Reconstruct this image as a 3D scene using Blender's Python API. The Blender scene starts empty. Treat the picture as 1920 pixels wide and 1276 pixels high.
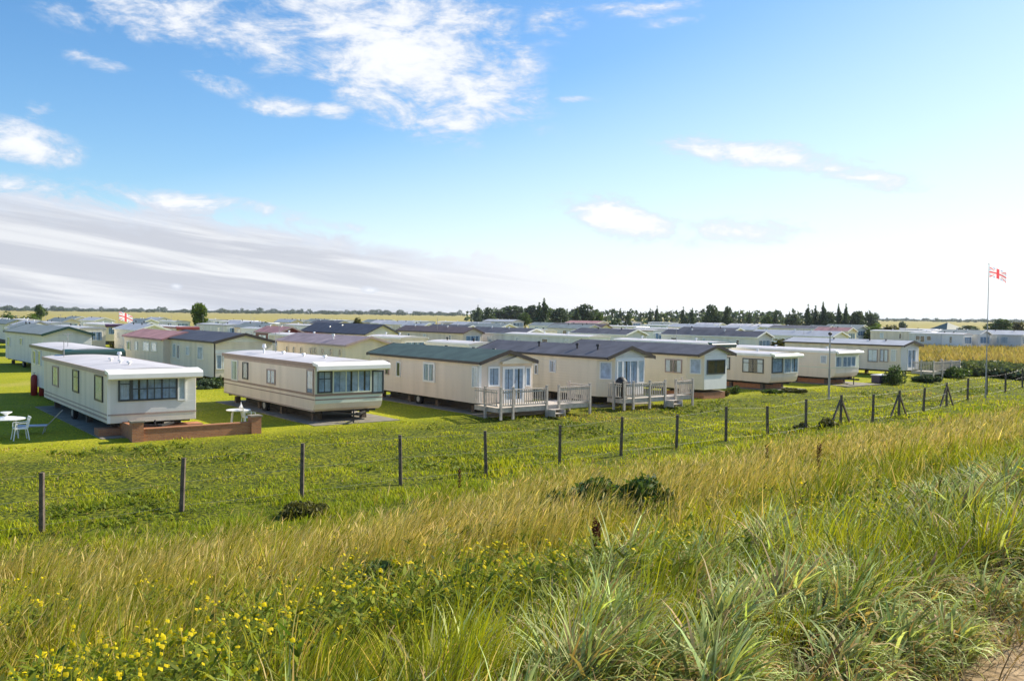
import bpy, math, random
import numpy as np
from mathutils import Vector, Matrix
random.seed(7); rng=np.random.default_rng(11)
S=bpy.context.scene; COL=S.collection
R=math.radians
# ------------------------------------------------------------------ camera
F=1700.0; CW,CH=1920,1276; HC=4.8
PIT=math.atan((638-589)/F); ROL=math.atan(0.0115)
fw=Vector((0,math.cos(PIT),-math.sin(PIT))); up0=Vector((0,math.sin(PIT),math.cos(PIT))); rt0=Vector((1,0,0))
RT=rt0*math.cos(ROL)+up0*math.sin(ROL); UP=-rt0*math.sin(ROL)+up0*math.cos(ROL)
CP=Vector((0,0,HC))
cd=bpy.data.cameras.new('camera'); cam=bpy.data.objects.new('camera',cd); COL.objects.link(cam)
cd.sensor_width=36; cd.lens=F/CW*36; cd.clip_end=6000; cd.clip_start=.05
m=Matrix((( RT.x,UP.x,-fw.x,0),(RT.y,UP.y,-fw.y,0),(RT.z,UP.z,-fw.z,HC),(0,0,0,1))); cam.matrix_world=m
S.camera=cam
def ray(px,py): return (fw+RT*((px-CW/2)/F)+UP*((CH/2-py)/F))
def P(px,py,z=0):
    d=ray(px,py); t=(z-HC)/d.z; return CP+d*t
def PD(px,D):   # ground point under pixel column at depth D
    d=ray(px,589+ (px-960)*.0115); return Vector((d.x/d.y*D,D,0))
SD=Vector((.763,.647)); SN=Vector((-.647,.763))
def sof(x,y): return -.647*x+.763*y
# ------------------------------------------------------------------ terrain
def nz(x,y,f=1.0,seed=0):
    a=np.sin(x*f*1.0+seed*1.7+1.3*np.sin(y*f*.7+seed))+np.sin(y*f*1.3+seed*2.1+1.1*np.sin(x*f*.9-seed))
    b=np.sin(x*f*2.3-y*f*1.9+seed*.3)+np.sin(x*f*3.7+y*f*3.1+seed*4.4)*.5
    return (a+.5*b)/2.75
PS=[-400,-8,-2.2,2.4,3.2,18,21.5,27,31.5,34.5,36,4000]
PZ=[-.5,.2,2.65,2.68,2.66,-.32,-.38,-.42,-.12,.02,0,0]
def hgt(x,y):
    x=np.asarray(x,float); y=np.asarray(y,float); s=sof(x,y)
    z=np.interp(s,PS,PZ)
    w=np.interp(s,[2.4,6,30,35],[.15,1,1,0])
    return z+w*(.07*nz(x,y,.8,1)+.05*nz(x,y,2.1,3)+.03*nz(x,y,4.3,5))
# ------------------------------------------------------------------ helpers
def tag(o,label=None,cat=None,group=None,kind=None):
    if label: o['label']=label
    if cat: o['category']=cat
    if group: o['group']=group
    if kind: o['kind']=kind
    return o
def empty(name,loc=(0,0,0),rz=0,label=None,cat=None,group=None):
    o=bpy.data.objects.new(name,None); COL.objects.link(o); o.location=loc; o.rotation_euler=(0,0,rz); o.empty_display_size=.3
    return tag(o,label,cat,group)
def link(name,me,mt,parent=None):
    o=bpy.data.objects.new(name,me); COL.objects.link(o)
    if mt and not me.materials: me.materials.append(mt)
    if parent: o.parent=parent
    return o
class MB:
    def __init__(s): s.v=[]; s.f=[]
    def add(s,vs,fs):
        n=len(s.v); s.v+=[tuple(v) for v in vs]; s.f+=[tuple(i+n for i in f) for f in fs]; return s
    def box(s,a,b,top=None):
        (x0,y0,z0),(x1,y1,z1)=a,b
        x0,x1=min(x0,x1),max(x0,x1); y0,y1=min(y0,y1),max(y0,y1); z0,z1=min(z0,z1),max(z0,z1)
        return s.add([(x0,y0,z0),(x1,y0,z0),(x1,y1,z0),(x0,y1,z0),(x0,y0,z1),(x1,y0,z1),(x1,y1,z1),(x0,y1,z1)],
          [(0,3,2,1),(4,5,6,7),(0,1,5,4),(1,2,6,5),(2,3,7,6),(3,0,4,7)])
    def bar(s,p,q,w,h=None,up=(0,0,1)):
        p=Vector(p); q=Vector(q); h=h or w; d=(q-p).normalized(); u=Vector(up)
        if abs(d.dot(u))>.95: u=Vector((0,1,0))
        a=d.cross(u).normalized()*w/2; b=a.cross(d).normalized()*h/2
        vs=[p-a-b,p+a-b,p+a+b,p-a+b,q-a-b,q+a-b,q+a+b,q-a+b]
        return s.add(vs,[(0,3,2,1),(4,5,6,7),(0,1,5,4),(1,2,6,5),(2,3,7,6),(3,0,4,7)])
    def tube(s,p,q,r0,r1=None,n=8):
        p=Vector(p); q=Vector(q); r1=r0 if r1 is None else r1; d=(q-p).normalized()
        u=Vector((0,0,1)) if abs(d.z)<.9 else Vector((1,0,0)); a=d.cross(u).normalized(); b=d.cross(a)
        vs=[]
        for c,r in((p,r0),(q,r1)):
            for i in range(n):
                t=2*math.pi*i/n; vs.append(c+(a*math.cos(t)+b*math.sin(t))*r)
        fs=[(i,(i+1)%n,n+(i+1)%n,n+i) for i in range(n)]+[tuple(range(n))[::-1],tuple(range(n,2*n))]
        return s.add(vs,fs)
    def lathe(s,prof,c=(0,0),n=14):
        vs=[];fs=[]
        for r,z in prof:
            for i in range(n):
                t=2*math.pi*i/n; vs.append((c[0]+r*math.cos(t),c[1]+r*math.sin(t),z))
        for k in range(len(prof)-1):
            for i in range(n): fs.append((k*n+i,k*n+(i+1)%n,(k+1)*n+(i+1)%n,(k+1)*n+i))
        fs+= [tuple(range(n))[::-1],tuple(range((len(prof)-1)*n,len(prof)*n))]
        return s.add(vs,fs)
    def prismz(s,poly,z0,z1):
        n=len(poly); vs=[(x,y,z0) for x,y in poly]+[(x,y,z1) for x,y in poly]
        return s.add(vs,[(i,(i+1)%n,n+(i+1)%n,n+i) for i in range(n)]+[tuple(range(n))[::-1],tuple(range(n,2*n))])
    def prismy(s,poly,y0,y1):   # poly in x,z
        n=len(poly); vs=[(x,y0,z) for x,z in poly]+[(x,y1,z) for x,z in poly]
        return s.add(vs,[(i,(i+1)%n,n+(i+1)%n,n+i) for i in range(n)]+[tuple(range(n))[::-1],tuple(range(n,2*n))])
    def prismx(s,poly,x0,x1):
        n=len(poly); vs=[(x0,y,z) for y,z in poly]+[(x1,y,z) for y,z in poly]
        return s.add(vs,[(i,(i+1)%n,n+(i+1)%n,n+i) for i in range(n)]+[tuple(range(n))[::-1],tuple(range(n,2*n))])
    def build(s,name,mt,parent=None,bevel=0,smooth=False):
        me=bpy.data.meshes.new(name); me.from_pydata(s.v,[],s.f); me.update()
        import bmesh
        bm=bmesh.new(); bm.from_mesh(me); bmesh.ops.recalc_face_normals(bm,faces=bm.faces)
        if bevel: bmesh.ops.bevel(bm,geom=bm.edges[:],offset=bevel,segments=2,affect='EDGES',profile=.7)
        bm.to_mesh(me); bm.free()
        if smooth:
            for p in me.polygons: p.use_smooth=True
        return link(name,me,mt,parent)
def arrmesh(name,V,T,C=None,mt=None,parent=None):
    me=bpy.data.meshes.new(name); V=np.asarray(V,np.float32); T=np.asarray(T,np.int32)
    me.vertices.add(len(V)); me.vertices.foreach_set('co',V.ravel())
    k=T.shape[1]; me.loops.add(T.size); me.loops.foreach_set('vertex_index',T.ravel())
    me.polygons.add(len(T)); me.polygons.foreach_set('loop_start',np.arange(0,T.size,k,dtype=np.int32))
    try: me.polygons.foreach_set('loop_total',np.full(len(T),k,np.int32))
    except Exception: pass
    if C is not None:
        a=me.color_attributes.new('tint','FLOAT_COLOR','POINT'); c=np.ones((len(V),4),np.float32); c[:,:3]=C; a.data.foreach_set('color',c.ravel())
    me.update(calc_edges=True); me.validate()
    return link(name,me,mt,parent)
# ------------------------------------------------------------------ materials
def lin(c):
    return tuple(((v/255)/12.92 if v/255<=.04045 else (((v/255)+.055)/1.055)**2.4) for v in c)
class NT:
    def __init__(s,name):
        s.m=bpy.data.materials.new(name); s.m.use_nodes=True; s.t=s.m.node_tree; s.t.nodes.clear()
    def n(s,ty,**k):
        o=s.t.nodes.new(ty)
        for a,b in k.items():
            if a.startswith('_'): setattr(o,a[1:],b)
        return o
    def l(s,a,b): s.t.links.new(a,b)
def mat(name,col,rough=.6,var=.12,scale=3.0,metal=0,bump=0,bscale=40,spec=.5,streak=0,clad=0,cladv=False,dirt=0):
    N=NT(name); o=N.n('ShaderNodeOutputMaterial'); b=N.n('ShaderNodeBsdfPrincipled'); N.l(b.outputs[0],o.inputs[0])
    b.inputs['Roughness'].default_value=rough; b.inputs['Metallic'].default_value=metal; b.inputs['Specular IOR Level'].default_value=spec
    tc=N.n('ShaderNodeTexCoord'); mp=N.n('ShaderNodeMapping'); N.l(tc.outputs['Object'],mp.inputs[0])
    if streak: mp.inputs['Scale'].default_value=(1,1,.12)
    no=N.n('ShaderNodeTexNoise'); no.inputs['Scale'].default_value=scale; no.inputs['Detail'].default_value=5; N.l(mp.outputs[0],no.inputs['Vector'])
    mr=N.n('ShaderNodeMapRange'); mr.inputs[1].default_value=.3; mr.inputs[2].default_value=.7; mr.inputs[3].default_value=1-var; mr.inputs[4].default_value=1+var
    N.l(no.outputs[0],mr.inputs[0])
    mx=N.n('ShaderNodeMix',_data_type='RGBA',_blend_type='MULTIPLY'); mx.inputs[0].default_value=1; mx.inputs[6].default_value=(*col,1)
    cb=N.n('ShaderNodeCombineColor'); 
    for i in range(3): N.l(mr.outputs[0],cb.inputs[i])
    N.l(cb.outputs[0],mx.inputs[7]); out=mx.outputs[2]
    if dirt:
        n2=N.n('ShaderNodeTexNoise'); n2.inputs['Scale'].default_value=1.3; n2.inputs['Detail'].default_value=8; N.l(mp.outputs[0],n2.inputs['Vector'])
        m2=N.n('ShaderNodeMapRange'); m2.inputs[1].default_value=.52; m2.inputs[2].default_value=.75; m2.inputs[3].default_value=0; m2.inputs[4].default_value=dirt; N.l(n2.outputs[0],m2.inputs[0])
        d=N.n('ShaderNodeMix',_data_type='RGBA'); N.l(m2.outputs[0],d.inputs[0]); N.l(out,d.inputs[6]); d.inputs[7].default_value=(col[0]*.45,col[1]*.47,col[2]*.4,1); out=d.outputs[2]
    N.l(out,b.inputs['Base Color'])
    hs=[]
    if clad:
        sx=N.n('ShaderNodeSeparateXYZ'); N.l(tc.outputs['Object'],sx.inputs[0])
        mm=N.n('ShaderNodeMath',_operation='MULTIPLY'); mm.inputs[1].default_value=1/clad
        if cladv:
            ad=N.n('ShaderNodeMath',_operation='ADD'); N.l(sx.outputs[0],ad.inputs[0]); N.l(sx.outputs[1],ad.inputs[1]); N.l(ad.outputs[0],mm.inputs[0])
        else: N.l(sx.outputs[2],mm.inputs[0])
        fr=N.n('ShaderNodeMath',_operation='FRACT'); N.l(mm.outputs[0],fr.inputs[0]); hs.append((fr.outputs[0],.6,.015))
    if bump:
        n3=N.n('ShaderNodeTexNoise'); n3.inputs['Scale'].default_value=bscale; n3.inputs['Detail'].default_value=4; N.l(tc.outputs['Object'],n3.inputs['Vector']); hs.append((n3.outputs[0],bump,.02))
    prev=None
    for h,st,di in hs:
        bp=N.n('ShaderNodeBump'); bp.inputs['Strength'].default_value=st; bp.inputs['Distance'].default_value=di; N.l(h,bp.inputs['Height'])
        if prev: N.l(prev,bp.inputs['Normal'])
        prev=bp.outputs[0]
    if prev: N.l(prev,b.inputs['Normal'])
    return N.m
def leafmat(name,rough=.55,trans=.35,spec=.3,col=None,var=.3,tt=(1.4,1.35,.6)):
    N=NT(name); o=N.n('ShaderNodeOutputMaterial'); b=N.n('ShaderNodeBsdfPrincipled'); b.inputs['Roughness'].default_value=rough; b.inputs['Specular IOR Level'].default_value=spec
    tl=N.n('ShaderNodeBsdfTranslucent'); ms=N.n('ShaderNodeMixShader'); ms.inputs[0].default_value=trans
    if col is None:
        at=N.n('ShaderNodeAttribute'); at.attribute_name='tint'; c=at.outputs['Color']
    else:
        ge=N.n('ShaderNodeNewGeometry'); mr=N.n('ShaderNodeMapRange'); mr.inputs[3].default_value=1-var; mr.inputs[4].default_value=1+var; N.l(ge.outputs['Random Per Island'],mr.inputs[0])
        cb=N.n('ShaderNodeCombineColor'); 
        for i in range(3): N.l(mr.outputs[0],cb.inputs[i])
        mx=N.n('ShaderNodeMix',_data_type='RGBA',_blend_type='MULTIPLY'); mx.inputs[0].default_value=1; mx.inputs[6].default_value=(*col,1); N.l(cb.outputs[0],mx.inputs[7]); c=mx.outputs[2]
    N.l(c,b.inputs['Base Color'])
    br=N.n('ShaderNodeMix',_data_type='RGBA',_blend_type='MULTIPLY'); br.inputs[0].default_value=1; N.l(c,br.inputs[6]); br.inputs[7].default_value=(*tt,1)
    N.l(br.outputs[2],tl.inputs[0]); N.l(b.outputs[0],ms.inputs[1]); N.l(tl.outputs[0],ms.inputs[2]); N.l(ms.outputs[0],o.inputs[0]); return N.m
def glassmat(name,tint=(.85,.9,.93)):
    N=NT(name); o=N.n('ShaderNodeOutputMaterial'); tr=N.n('ShaderNodeBsdfTransparent'); tr.inputs[0].default_value=(*tint,1)
    g=N.n('ShaderNodeBsdfGlossy'); g.inputs['Roughness'].default_value=.03; g.inputs[0].default_value=(.9,.95,1,1)
    lw=N.n('ShaderNodeLayerWeight'); pw=N.n('ShaderNodeMath',_operation='POWER'); pw.inputs[1].default_value=4; N.l(lw.outputs['Facing'],pw.inputs[0]); ad=N.n('ShaderNodeMath',_operation='MULTIPLY_ADD'); ad.inputs[1].default_value=.5; ad.inputs[2].default_value=.035; N.l(pw.outputs[0],ad.inputs[0])
    ms=N.n('ShaderNodeMixShader'); N.l(ad.outputs[0],ms.inputs[0]); N.l(tr.outputs[0],ms.inputs[1]); N.l(g.outputs[0],ms.inputs[2]); N.l(ms.outputs[0],o.inputs[0]); return N.m
def brickmat(name):
    N=NT(name); o=N.n('ShaderNodeOutputMaterial'); b=N.n('ShaderNodeBsdfPrincipled'); b.inputs['Roughness'].default_value=.9; N.l(b.outputs[0],o.inputs[0])
    tc=N.n('ShaderNodeTexCoord'); sx=N.n('ShaderNodeSeparateXYZ'); N.l(tc.outputs['Object'],sx.inputs[0]); ad=N.n('ShaderNodeMath',_operation='ADD'); N.l(sx.outputs[0],ad.inputs[0]); N.l(sx.outputs[1],ad.inputs[1])
    cb=N.n('ShaderNodeCombineXYZ'); N.l(ad.outputs[0],cb.inputs[0]); N.l(sx.outputs[2],cb.inputs[1])
    br=N.n('ShaderNodeTexBrick'); br.inputs['Scale'].default_value=4.5; br.inputs['Color1'].default_value=(.46,.19,.08,1); br.inputs['Color2'].default_value=(.34,.13,.06,1); br.inputs['Mortar'].default_value=(.3,.24,.18,1); br.inputs['Mortar Size'].default_value=.02
    N.l(cb.outputs[0],br.inputs['Vector']); N.l(br.outputs[0],b.inputs['Base Color']); return N.m
M={}
M['cream']=mat('cream_cladding',(.83,.73,.60),.55,.06,1.5,clad=.14,dirt=.28,streak=1)
M['pinkcream']=mat('pinkish_cream_cladding',(.80,.68,.56),.5,.06,1.5,clad=.2,dirt=.25,streak=1)
M['sand']=mat('sand_cladding',(.84,.74,.57),.55,.06,1.5,clad=.15,dirt=.22,streak=1)
M['greyfront']=mat('pale_grey_panel',(.72,.72,.70),.45,.05,1.2,clad=.25,dirt=.25,streak=1)
M['greenfront']=mat('pale_green_panel',(.66,.70,.58),.4,.05,1.2,dirt=.15)
M['white']=mat('white_paint',(.84,.83,.79),.4,.04,2,dirt=.1)
M['upvc']=mat('white_plastic',(.82,.82,.8),.3,.02,2)
M['roofwhite']=mat('white_painted_roof',(.58,.55,.56),.5,.1,.8,dirt=.35)
M['roofgrey']=mat('grey_roof',(.42,.43,.46),.55,.1,1,dirt=.2)
M['roofgreen']=mat('dark_green_tile_roof',(.06,.10,.085),.65,.3,1.2,dirt=.3,clad=.35,cladv=True)
M['rooflgreen']=mat('grey_green_roof',(.23,.26,.25),.6,.2,1.2,dirt=.25,clad=.35,cladv=True)
M['roofnavy']=mat('slate_blue_tile_roof',(.065,.068,.09),.65,.3,1.2,dirt=.2,clad=.35,cladv=True)
M['roofslate']=mat('charcoal_tile_roof',(.095,.093,.11),.65,.3,1.2,dirt=.2,clad=.35,cladv=True)
M['roofpurple']=mat('mauve_tile_roof',(.29,.23,.25),.65,.25,1.2,dirt=.2,clad=.35,cladv=True)
M['roofred']=mat('faded_red_roof',(.42,.21,.20),.65,.25,1.2,dirt=.2)
M['roofbrown']=mat('brown_tile_roof',(.12,.085,.085),.65,.15,2)
M['brownred']=mat('maroon_paint',(.2,.035,.03),.5,.08)
M['pink']=mat('pinkish_brown_trim',(.42,.31,.27),.5,.1)
M['brown']=mat('brown_stripe',(.30,.20,.16),.5,.08)
M['dgreen']=mat('dark_green_trim',(.012,.05,.04),.45,.1)
M['dark']=mat('dark_brown_trim',(.045,.035,.03),.5,.1)
M['purple']=mat('dark_purple_trim',(.05,.02,.06),.5,.1)
M['frame_dark']=mat('dark_window_frame',(.05,.06,.07),.4,.08)
M['frame_white']=M['upvc']
M['curtain']=mat('pale_curtain',(.85,.83,.8),.9,.1,6,streak=0)
M['curtainblue']=mat('blue_grey_curtain',(.42,.5,.62),.9,.3,4)
M['curtainlight']=mat('grey_net_curtain',(.62,.64,.7),.9,.2,5)
M['interior']=mat('dim_room',(.05,.05,.05),.9,.2,2)
M['brownblind']=mat('olive_brown_blind',(.09,.06,.02),.8,.2,4)
M['glass']=glassmat('window_glass')
M['metal']=mat('galvanised_steel',(.35,.35,.36),.45,.15,5,metal=.6)
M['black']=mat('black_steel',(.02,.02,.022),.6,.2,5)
M['tyre']=mat('black_rubber',(.015,.015,.015),.9,.2,8)
M['concrete']=mat('weathered_concrete',(.13,.10,.075),.9,.45,9,bump=.5)
M['slab']=mat('concrete_slab',(.22,.2,.16),.9,.25,2,bump=.3)
M['wood']=mat('grey_weathered_decking',(.52,.46,.40),.85,.2,5,bump=.3)
M['woodred']=mat('stained_brown_timber',(.12,.07,.05),.8,.2,5,bump=.3)
M['brick']=brickmat('red_brick')
M['red']=mat('red_enamel',(.28,.02,.02),.4,.1)
M['orange']=mat('orange_enamel',(.65,.12,.02),.4,.1)
M['navy']=mat('navy_plastic',(.03,.03,.08),.5,.1)
M['bark']=mat('bark',(.06,.045,.03),.95,.3,6,bump=.6)
M['brass']=mat('light_timber',(.42,.26,.13),.7,.2,5)
M['grass']=leafmat('grass_blades',.6,.34,.12)
M['coarse']=leafmat('coarse_grass_blades',.6,.34,.18)
M['leafdark']=leafmat('dark_conifer_leaves',.6,.2,.2,(.07,.105,.055),.5)
M['leafmid']=leafmat('mid_green_leaves',.55,.25,.25,(.08,.13,.03),.5)
M['leafbright']=leafmat('bright_green_leaves',.55,.3,.25,(.09,.14,.02),.45)
M['leafolive']=leafmat('olive_leaves',.6,.25,.25,(.11,.11,.03),.45)
M['leafgrey']=leafmat('grey_green_leaves',.6,.25,.25,(.12,.15,.07),.45)
M['flagw']=leafmat('flag_white_cloth',.8,.5,.1,(.85,.85,.88),.02,(1,1,1)); M['flagr']=leafmat('flag_red_cloth',.8,.5,.1,(.75,.1,.12),.02,(1,1,1)); M['flagb']=leafmat('flag_blue_cloth',.8,.5,.1,(.3,.34,.6),.02,(1,1,1))
# ------------------------------------------------------------------ ground
def groundmat():
    N=NT('meadow_ground'); o=N.n('ShaderNodeOutputMaterial'); b=N.n('ShaderNodeBsdfPrincipled'); b.inputs['Roughness'].default_value=.95; b.inputs['Specular IOR Level'].default_value=.1; N.l(b.outputs[0],o.inputs[0])
    ge=N.n('ShaderNodeNewGeometry'); pos=ge.outputs['Position']
    def noise(sc,det=5,dist=0,vec=pos):
        n=N.n('ShaderNodeTexNoise'); n.inputs['Scale'].default_value=sc; n.inputs['Detail'].default_value=det; n.inputs['Distortion'].default_value=dist; N.l(vec,n.inputs['Vector']); return n.outputs[0]
    def mp(src,a,bb,c=0,d=1):
        r=N.n('ShaderNodeMapRange'); 
        for i,v in enumerate((a,bb,c,d)): r.inputs[i+1].default_value=v
        N.l(src,r.inputs[0]); return r.outputs[0]
    def mixc(f,a,bb):
        x=N.n('ShaderNodeMix',_data_type='RGBA'); N.l(f,x.inputs[0]) if not isinstance(f,(int,float)) else None
        for i,v in((6,a),(7,bb)):
            if isinstance(v,tuple): x.inputs[i].default_value=(*v,1)
            else: N.l(v,x.inputs[i])
        return x.outputs[2]
    def math_(op,a,bb,c=None):
        x=N.n('ShaderNodeMath',_operation=op)
        for i,v in enumerate((a,bb,c)):
            if v is None: continue
            if isinstance(v,(int,float)): x.inputs[i].default_value=v
            else: N.l(v,x.inputs[i])
        return x.outputs[0]
    dt=N.n('ShaderNodeVectorMath',_operation='DOT_PRODUCT'); N.l(pos,dt.inputs[0]); dt.inputs[1].default_value=(-.647,.763,0); s=dt.outputs['Value']
    s2=math_('MULTIPLY_ADD',noise(.35,4),2.2,math_('ADD',s,-1.1))
    sx=N.n('ShaderNodeSeparateXYZ'); N.l(pos,sx.inputs[0])
    lawn=mixc(mp(noise(.5,6),.35,.65),(.30,.32,.012),(.48,.43,.03))
    lawn=mixc(mp(noise(7,5),.35,.7),(.2,.23,.012),lawn)
    lawn=mixc(mp(noise(.14,5),.54,.68,0,.45),lawn,(.40,.33,.10)); rough=mixc(mp(noise(.8,6),.35,.65),(.15,.18,.012),(.28,.28,.018)); rough=mixc(mp(noise(9,4),.4,.7),(.035,.05,.01),rough)
    gold=mixc(mp(noise(.04,6),.35,.65),(.46,.37,.14),(.34,.30,.10)); gold=mixc(mp(noise(.6,5),.3,.75),(.28,.25,.08),gold)
    path=mixc(mp(noise(6,6),.3,.7),(.30,.21,.12),(.42,.31,.19))
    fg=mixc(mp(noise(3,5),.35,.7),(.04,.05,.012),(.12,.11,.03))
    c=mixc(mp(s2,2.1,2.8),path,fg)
    c=mixc(mp(s2,17.5,19),c,rough)
    c=mixc(mp(s2,32.0,34.5),c,lawn)
    # beyond the caravans: dry pasture
    fy=math_('MULTIPLY_ADD',noise(.012,4),160,sx.outputs[1]); c=mixc(mp(fy,265,300),c,gold)
    # dry field to the right
    rr=math_('SUBTRACT',sx.outputs[0],math_('MULTIPLY',sx.outputs[1],.425)); mk=math_('MULTIPLY',mp(rr,0,3),mp(sx.outputs[1],78,84)); c=mixc(mk,c,gold)
    N.l(c,b.inputs['Base Color'])
    bp=N.n('ShaderNodeBump'); bp.inputs['Strength'].default_value=.8; bp.inputs['Distance'].default_value=.06; N.l(noise(9,6),bp.inputs['Height']); N.l(bp.outputs[0],b.inputs['Normal'])
    return N.m
def make_ground():
    # grid in (t,s) bank coordinates, fine near the camera, reaching the horizon
    def axis(segs):
        out=[]
        for a,b,st in segs: out+=list(np.arange(a,b,st))
        return np.array(out+[segs[-1][1]])
    ts=axis([(-3000,-200,200),(-200,-30,10),(-30,60,.6),(60,150,3),(150,600,50),(600,4000,340)])
    ss=axis([(-600,-20,40),(-20,-4,2),(-4,37,.45),(37,60,3),(60,300,30),(300,4500,350)])
    TT,SS=np.meshgrid(ts,ss); X=TT*.763-SS*.647; Y=TT*.647+SS*.763
    Z=hgt(X,Y); V=np.stack([X.ravel(),Y.ravel(),Z.ravel()],1); nt=len(ts); ns=len(ss)
    i=np.arange(ns-1)[:,None]*nt+np.arange(nt-1)[None,:]; i=i.ravel(); T=np.stack([i,i+1,i+nt+1,i+nt],1)
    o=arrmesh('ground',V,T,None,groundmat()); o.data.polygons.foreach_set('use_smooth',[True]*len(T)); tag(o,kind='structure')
make_ground()
# ------------------------------------------------------------------ caravans
ANG=R(36.98)
ALLC=[]
class Car:
    """a static caravan; local x runs across its front, local y back along its length"""
    def __init__(s,label,near,zb=.5,eave=None,back=None,right=None,L=10.5,W=3.1,hw=2.2,ang=ANG,ref='bottom',group='static caravans parked across the site',cat='static caravan',name='static_caravan'):
        if ref=='bottom':
            p=P(near[0],near[1],zb)
            if eave is not None:
                hw=(near[1]-eave)/F*p.y
        else:
            p=P(near[0],near[1],zb+hw)
        s.p=Vector((p.x,p.y,0)); s.ang=ang; s.zb=zb; s.zt=zb+hw
        s.u=Vector((math.cos(ang),math.sin(ang),0)); s.v=Vector((-math.sin(ang),math.cos(ang),0))
        if back is not None:
            r=s.ratio(back); L=(s.p.x-r*s.p.y)/(r*s.v.y-s.v.x); 
            if not 4<L<15: L=max(6,min(13.5,L)) if L>0 else 11
        if right is not None:
            r=s.ratio(right); W=(r*s.p.y-s.p.x)/(s.u.x-r*s.u.y); W=max(2.6,min(4.2,W))
        s.L=L; s.W=W; ALLC.append(s)
        s.o=empty(name,s.p,ang,label,cat,group); s.k=1
    def ratio(s,px):
        d=ray(px,600+.0115*(px-960)); return d.x/d.y
    def loc(s,w): q=w-s.p; return Vector((q.dot(s.u),q.dot(s.v),w.z))
    def side(s,px,py,x=0):   # pixel -> local (y,z) on the plane local x = const
        d=ray(px,py); a=(CP-s.p).dot(s.u); b=d.dot(s.u); t=(x-a)/b; q=s.loc(CP+d*t); return q.y,q.z
    def front(s,px,py,y=0):
        d=ray(px,py); a=(CP-s.p).dot(s.v); b=d.dot(s.v); t=(y-a)/b; q=s.loc(CP+d*t); return q.x,q.z
    def body(s,m,tuck=.0,gable=0,bay=0,mfront=None):
        W,L,zb,zt=s.W,s.L,s.zb,s.zt; b=MB()
        if bay: b.prismz([(0,0),(.55,-.85),(W-.55,-.85),(W,0),(W,L),(0,L)],zb,zt)
        elif tuck: b.prismx([(0,zt),(0,zb+.35),(tuck*.35,zb+.12),(tuck,zb),(L,zb),(L,zt)],0,W)
        else: b.box((0,0,zb),(W,L,zt))
        s.bd=b.build('body',m,s.o,.03)
        if mfront:
            f=MB(); f.box((.03,-.012,zb+.36),(W-.03,.02,zt-.02)); f.build('front_panel',mfront,s.o)
    def flatroof(s,m,trim,canopy=None,cw=.5,rise=.13,fh=.24,mc=None):
        W,L,zt=s.W,s.L,s.zt; o=.07; n=10; top=[]
        for i in range(n+1):
            x=-o+(W+2*o)*i/n; c=1-((x-W/2)/(W/2+o))**2; top.append((x,zt+.06+rise*c))
        poly=[(-o,zt),(W+o,zt)]+top[::-1]
        b=MB(); b.prismy(poly,-.05,L+.05); b.build('roof',m,s.o)
        t=MB(); 
        t.box((-o-.02,-.05,zt-.09),(-o+.03,L+.05,zt+.075)); t.box((W+o-.03,-.05,zt-.09),(W+o+.02,L+.05,zt+.075)); t.box((-o+.03,L+.02,zt-.09),(W+o-.03,L+.07,zt+.05))
        t.build('roof_trim',trim,s.o)
        if canopy:
            c=MB(); n=12; c.prismx([(.1,zt+.14),(-cw,zt+.05),(-cw-.05,zt-.02),(-cw-.05,zt-fh+.05),(-cw+.02,zt-fh),(-cw+.1,zt-fh),(-cw+.12,zt-.06),(-.016,zt-.02),(-.016,zt+.0)],-.1,W+.1)
            c.build('canopy',canopy,s.o)
        s.roofz=lambda x:zt+.06+rise*(1-((x-W/2)/(W/2+o))**2)
    def gableroof(s,m,trim,rise=.55,front=.12,back=.12,wall=None,side=.12,barge=.14):
        W,L,zt=s.W,s.L,s.zt; k=rise/(W/2); 
        y0,y1=-front,L+back
        b=MB(); ex=side; t=.07
        b.prismy([(-ex,zt-k*ex),(W/2,zt+rise),(W+ex,zt-k*ex),(W+ex,zt-k*ex+t),(W/2,zt+rise+t),(-ex,zt-k*ex+t)],y0,y1)
        b.build('roof',m,s.o)
        g=MB(); yy=-.82 if front>.6 else .0
        g.prismy([(.02,zt),(W-.02,zt),(W/2,zt+rise-.012)],yy,L-.0); g.build('gable',wall or s.bd.data.materials[0],s.o)
        for y in (y0-.03,y1):
            c=MB()
            for a,bb in (((-ex-.02),W/2),((W+ex+.02),W/2)):
                za=zt-k*ex; c.add([(a,y,za-barge+.05),(bb,y,zt+rise-barge+.05),(bb,y,zt+rise+t+.02),(a,y,za+t+.02),(a,y+.03,za-barge+.05),(bb,y+.03,zt+rise-barge+.05),(bb,y+.03,zt+rise+t+.02),(a,y+.03,za+t+.02)],
                  [(0,1,2,3),(7,6,5,4),(0,4,5,1),(1,5,6,2),(2,6,7,3),(3,7,4,0)])
            c.build('bargeboard',trim,s.o)
        e=MB(); e.box((-ex-.06,y0,zt-k*ex-.05),(-ex+.0,y1,zt-k*ex+.06)); e.box((W+ex,y0,zt-k*ex-.05),(W+ex+.06,y1,zt-k*ex+.06)); e.build('gutter',trim,s.o)
        s.roofz=lambda x:zt+t+rise*(1-abs(x-W/2)/(W/2))
    def win(s,axis,a0,a1,z0,z1,frame='frame_white',cur='curtain',off=0.0,mull=1,tr=0,door=False,fw_=.05,full=False):
        """axis 'x': on the left long side (plane x=off); 'y': on the front (plane y=off)"""
        if a0>a1: a0,a1=a1,a0
        if z0>z1: z0,z1=z1,z0
        def bx(b,a,bb,zz,zy,d0,d1):
            if axis=='x': b.box((off-d1,a,zz),(off-d0,bb,zy))
            elif axis=='r': b.box((s.W+d0,a,zz),(s.W+d1,bb,zy))
            else: b.box((a,off-d1,zz),(bb,off-d0,zy))
        nm='door' if door else 'window'
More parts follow.
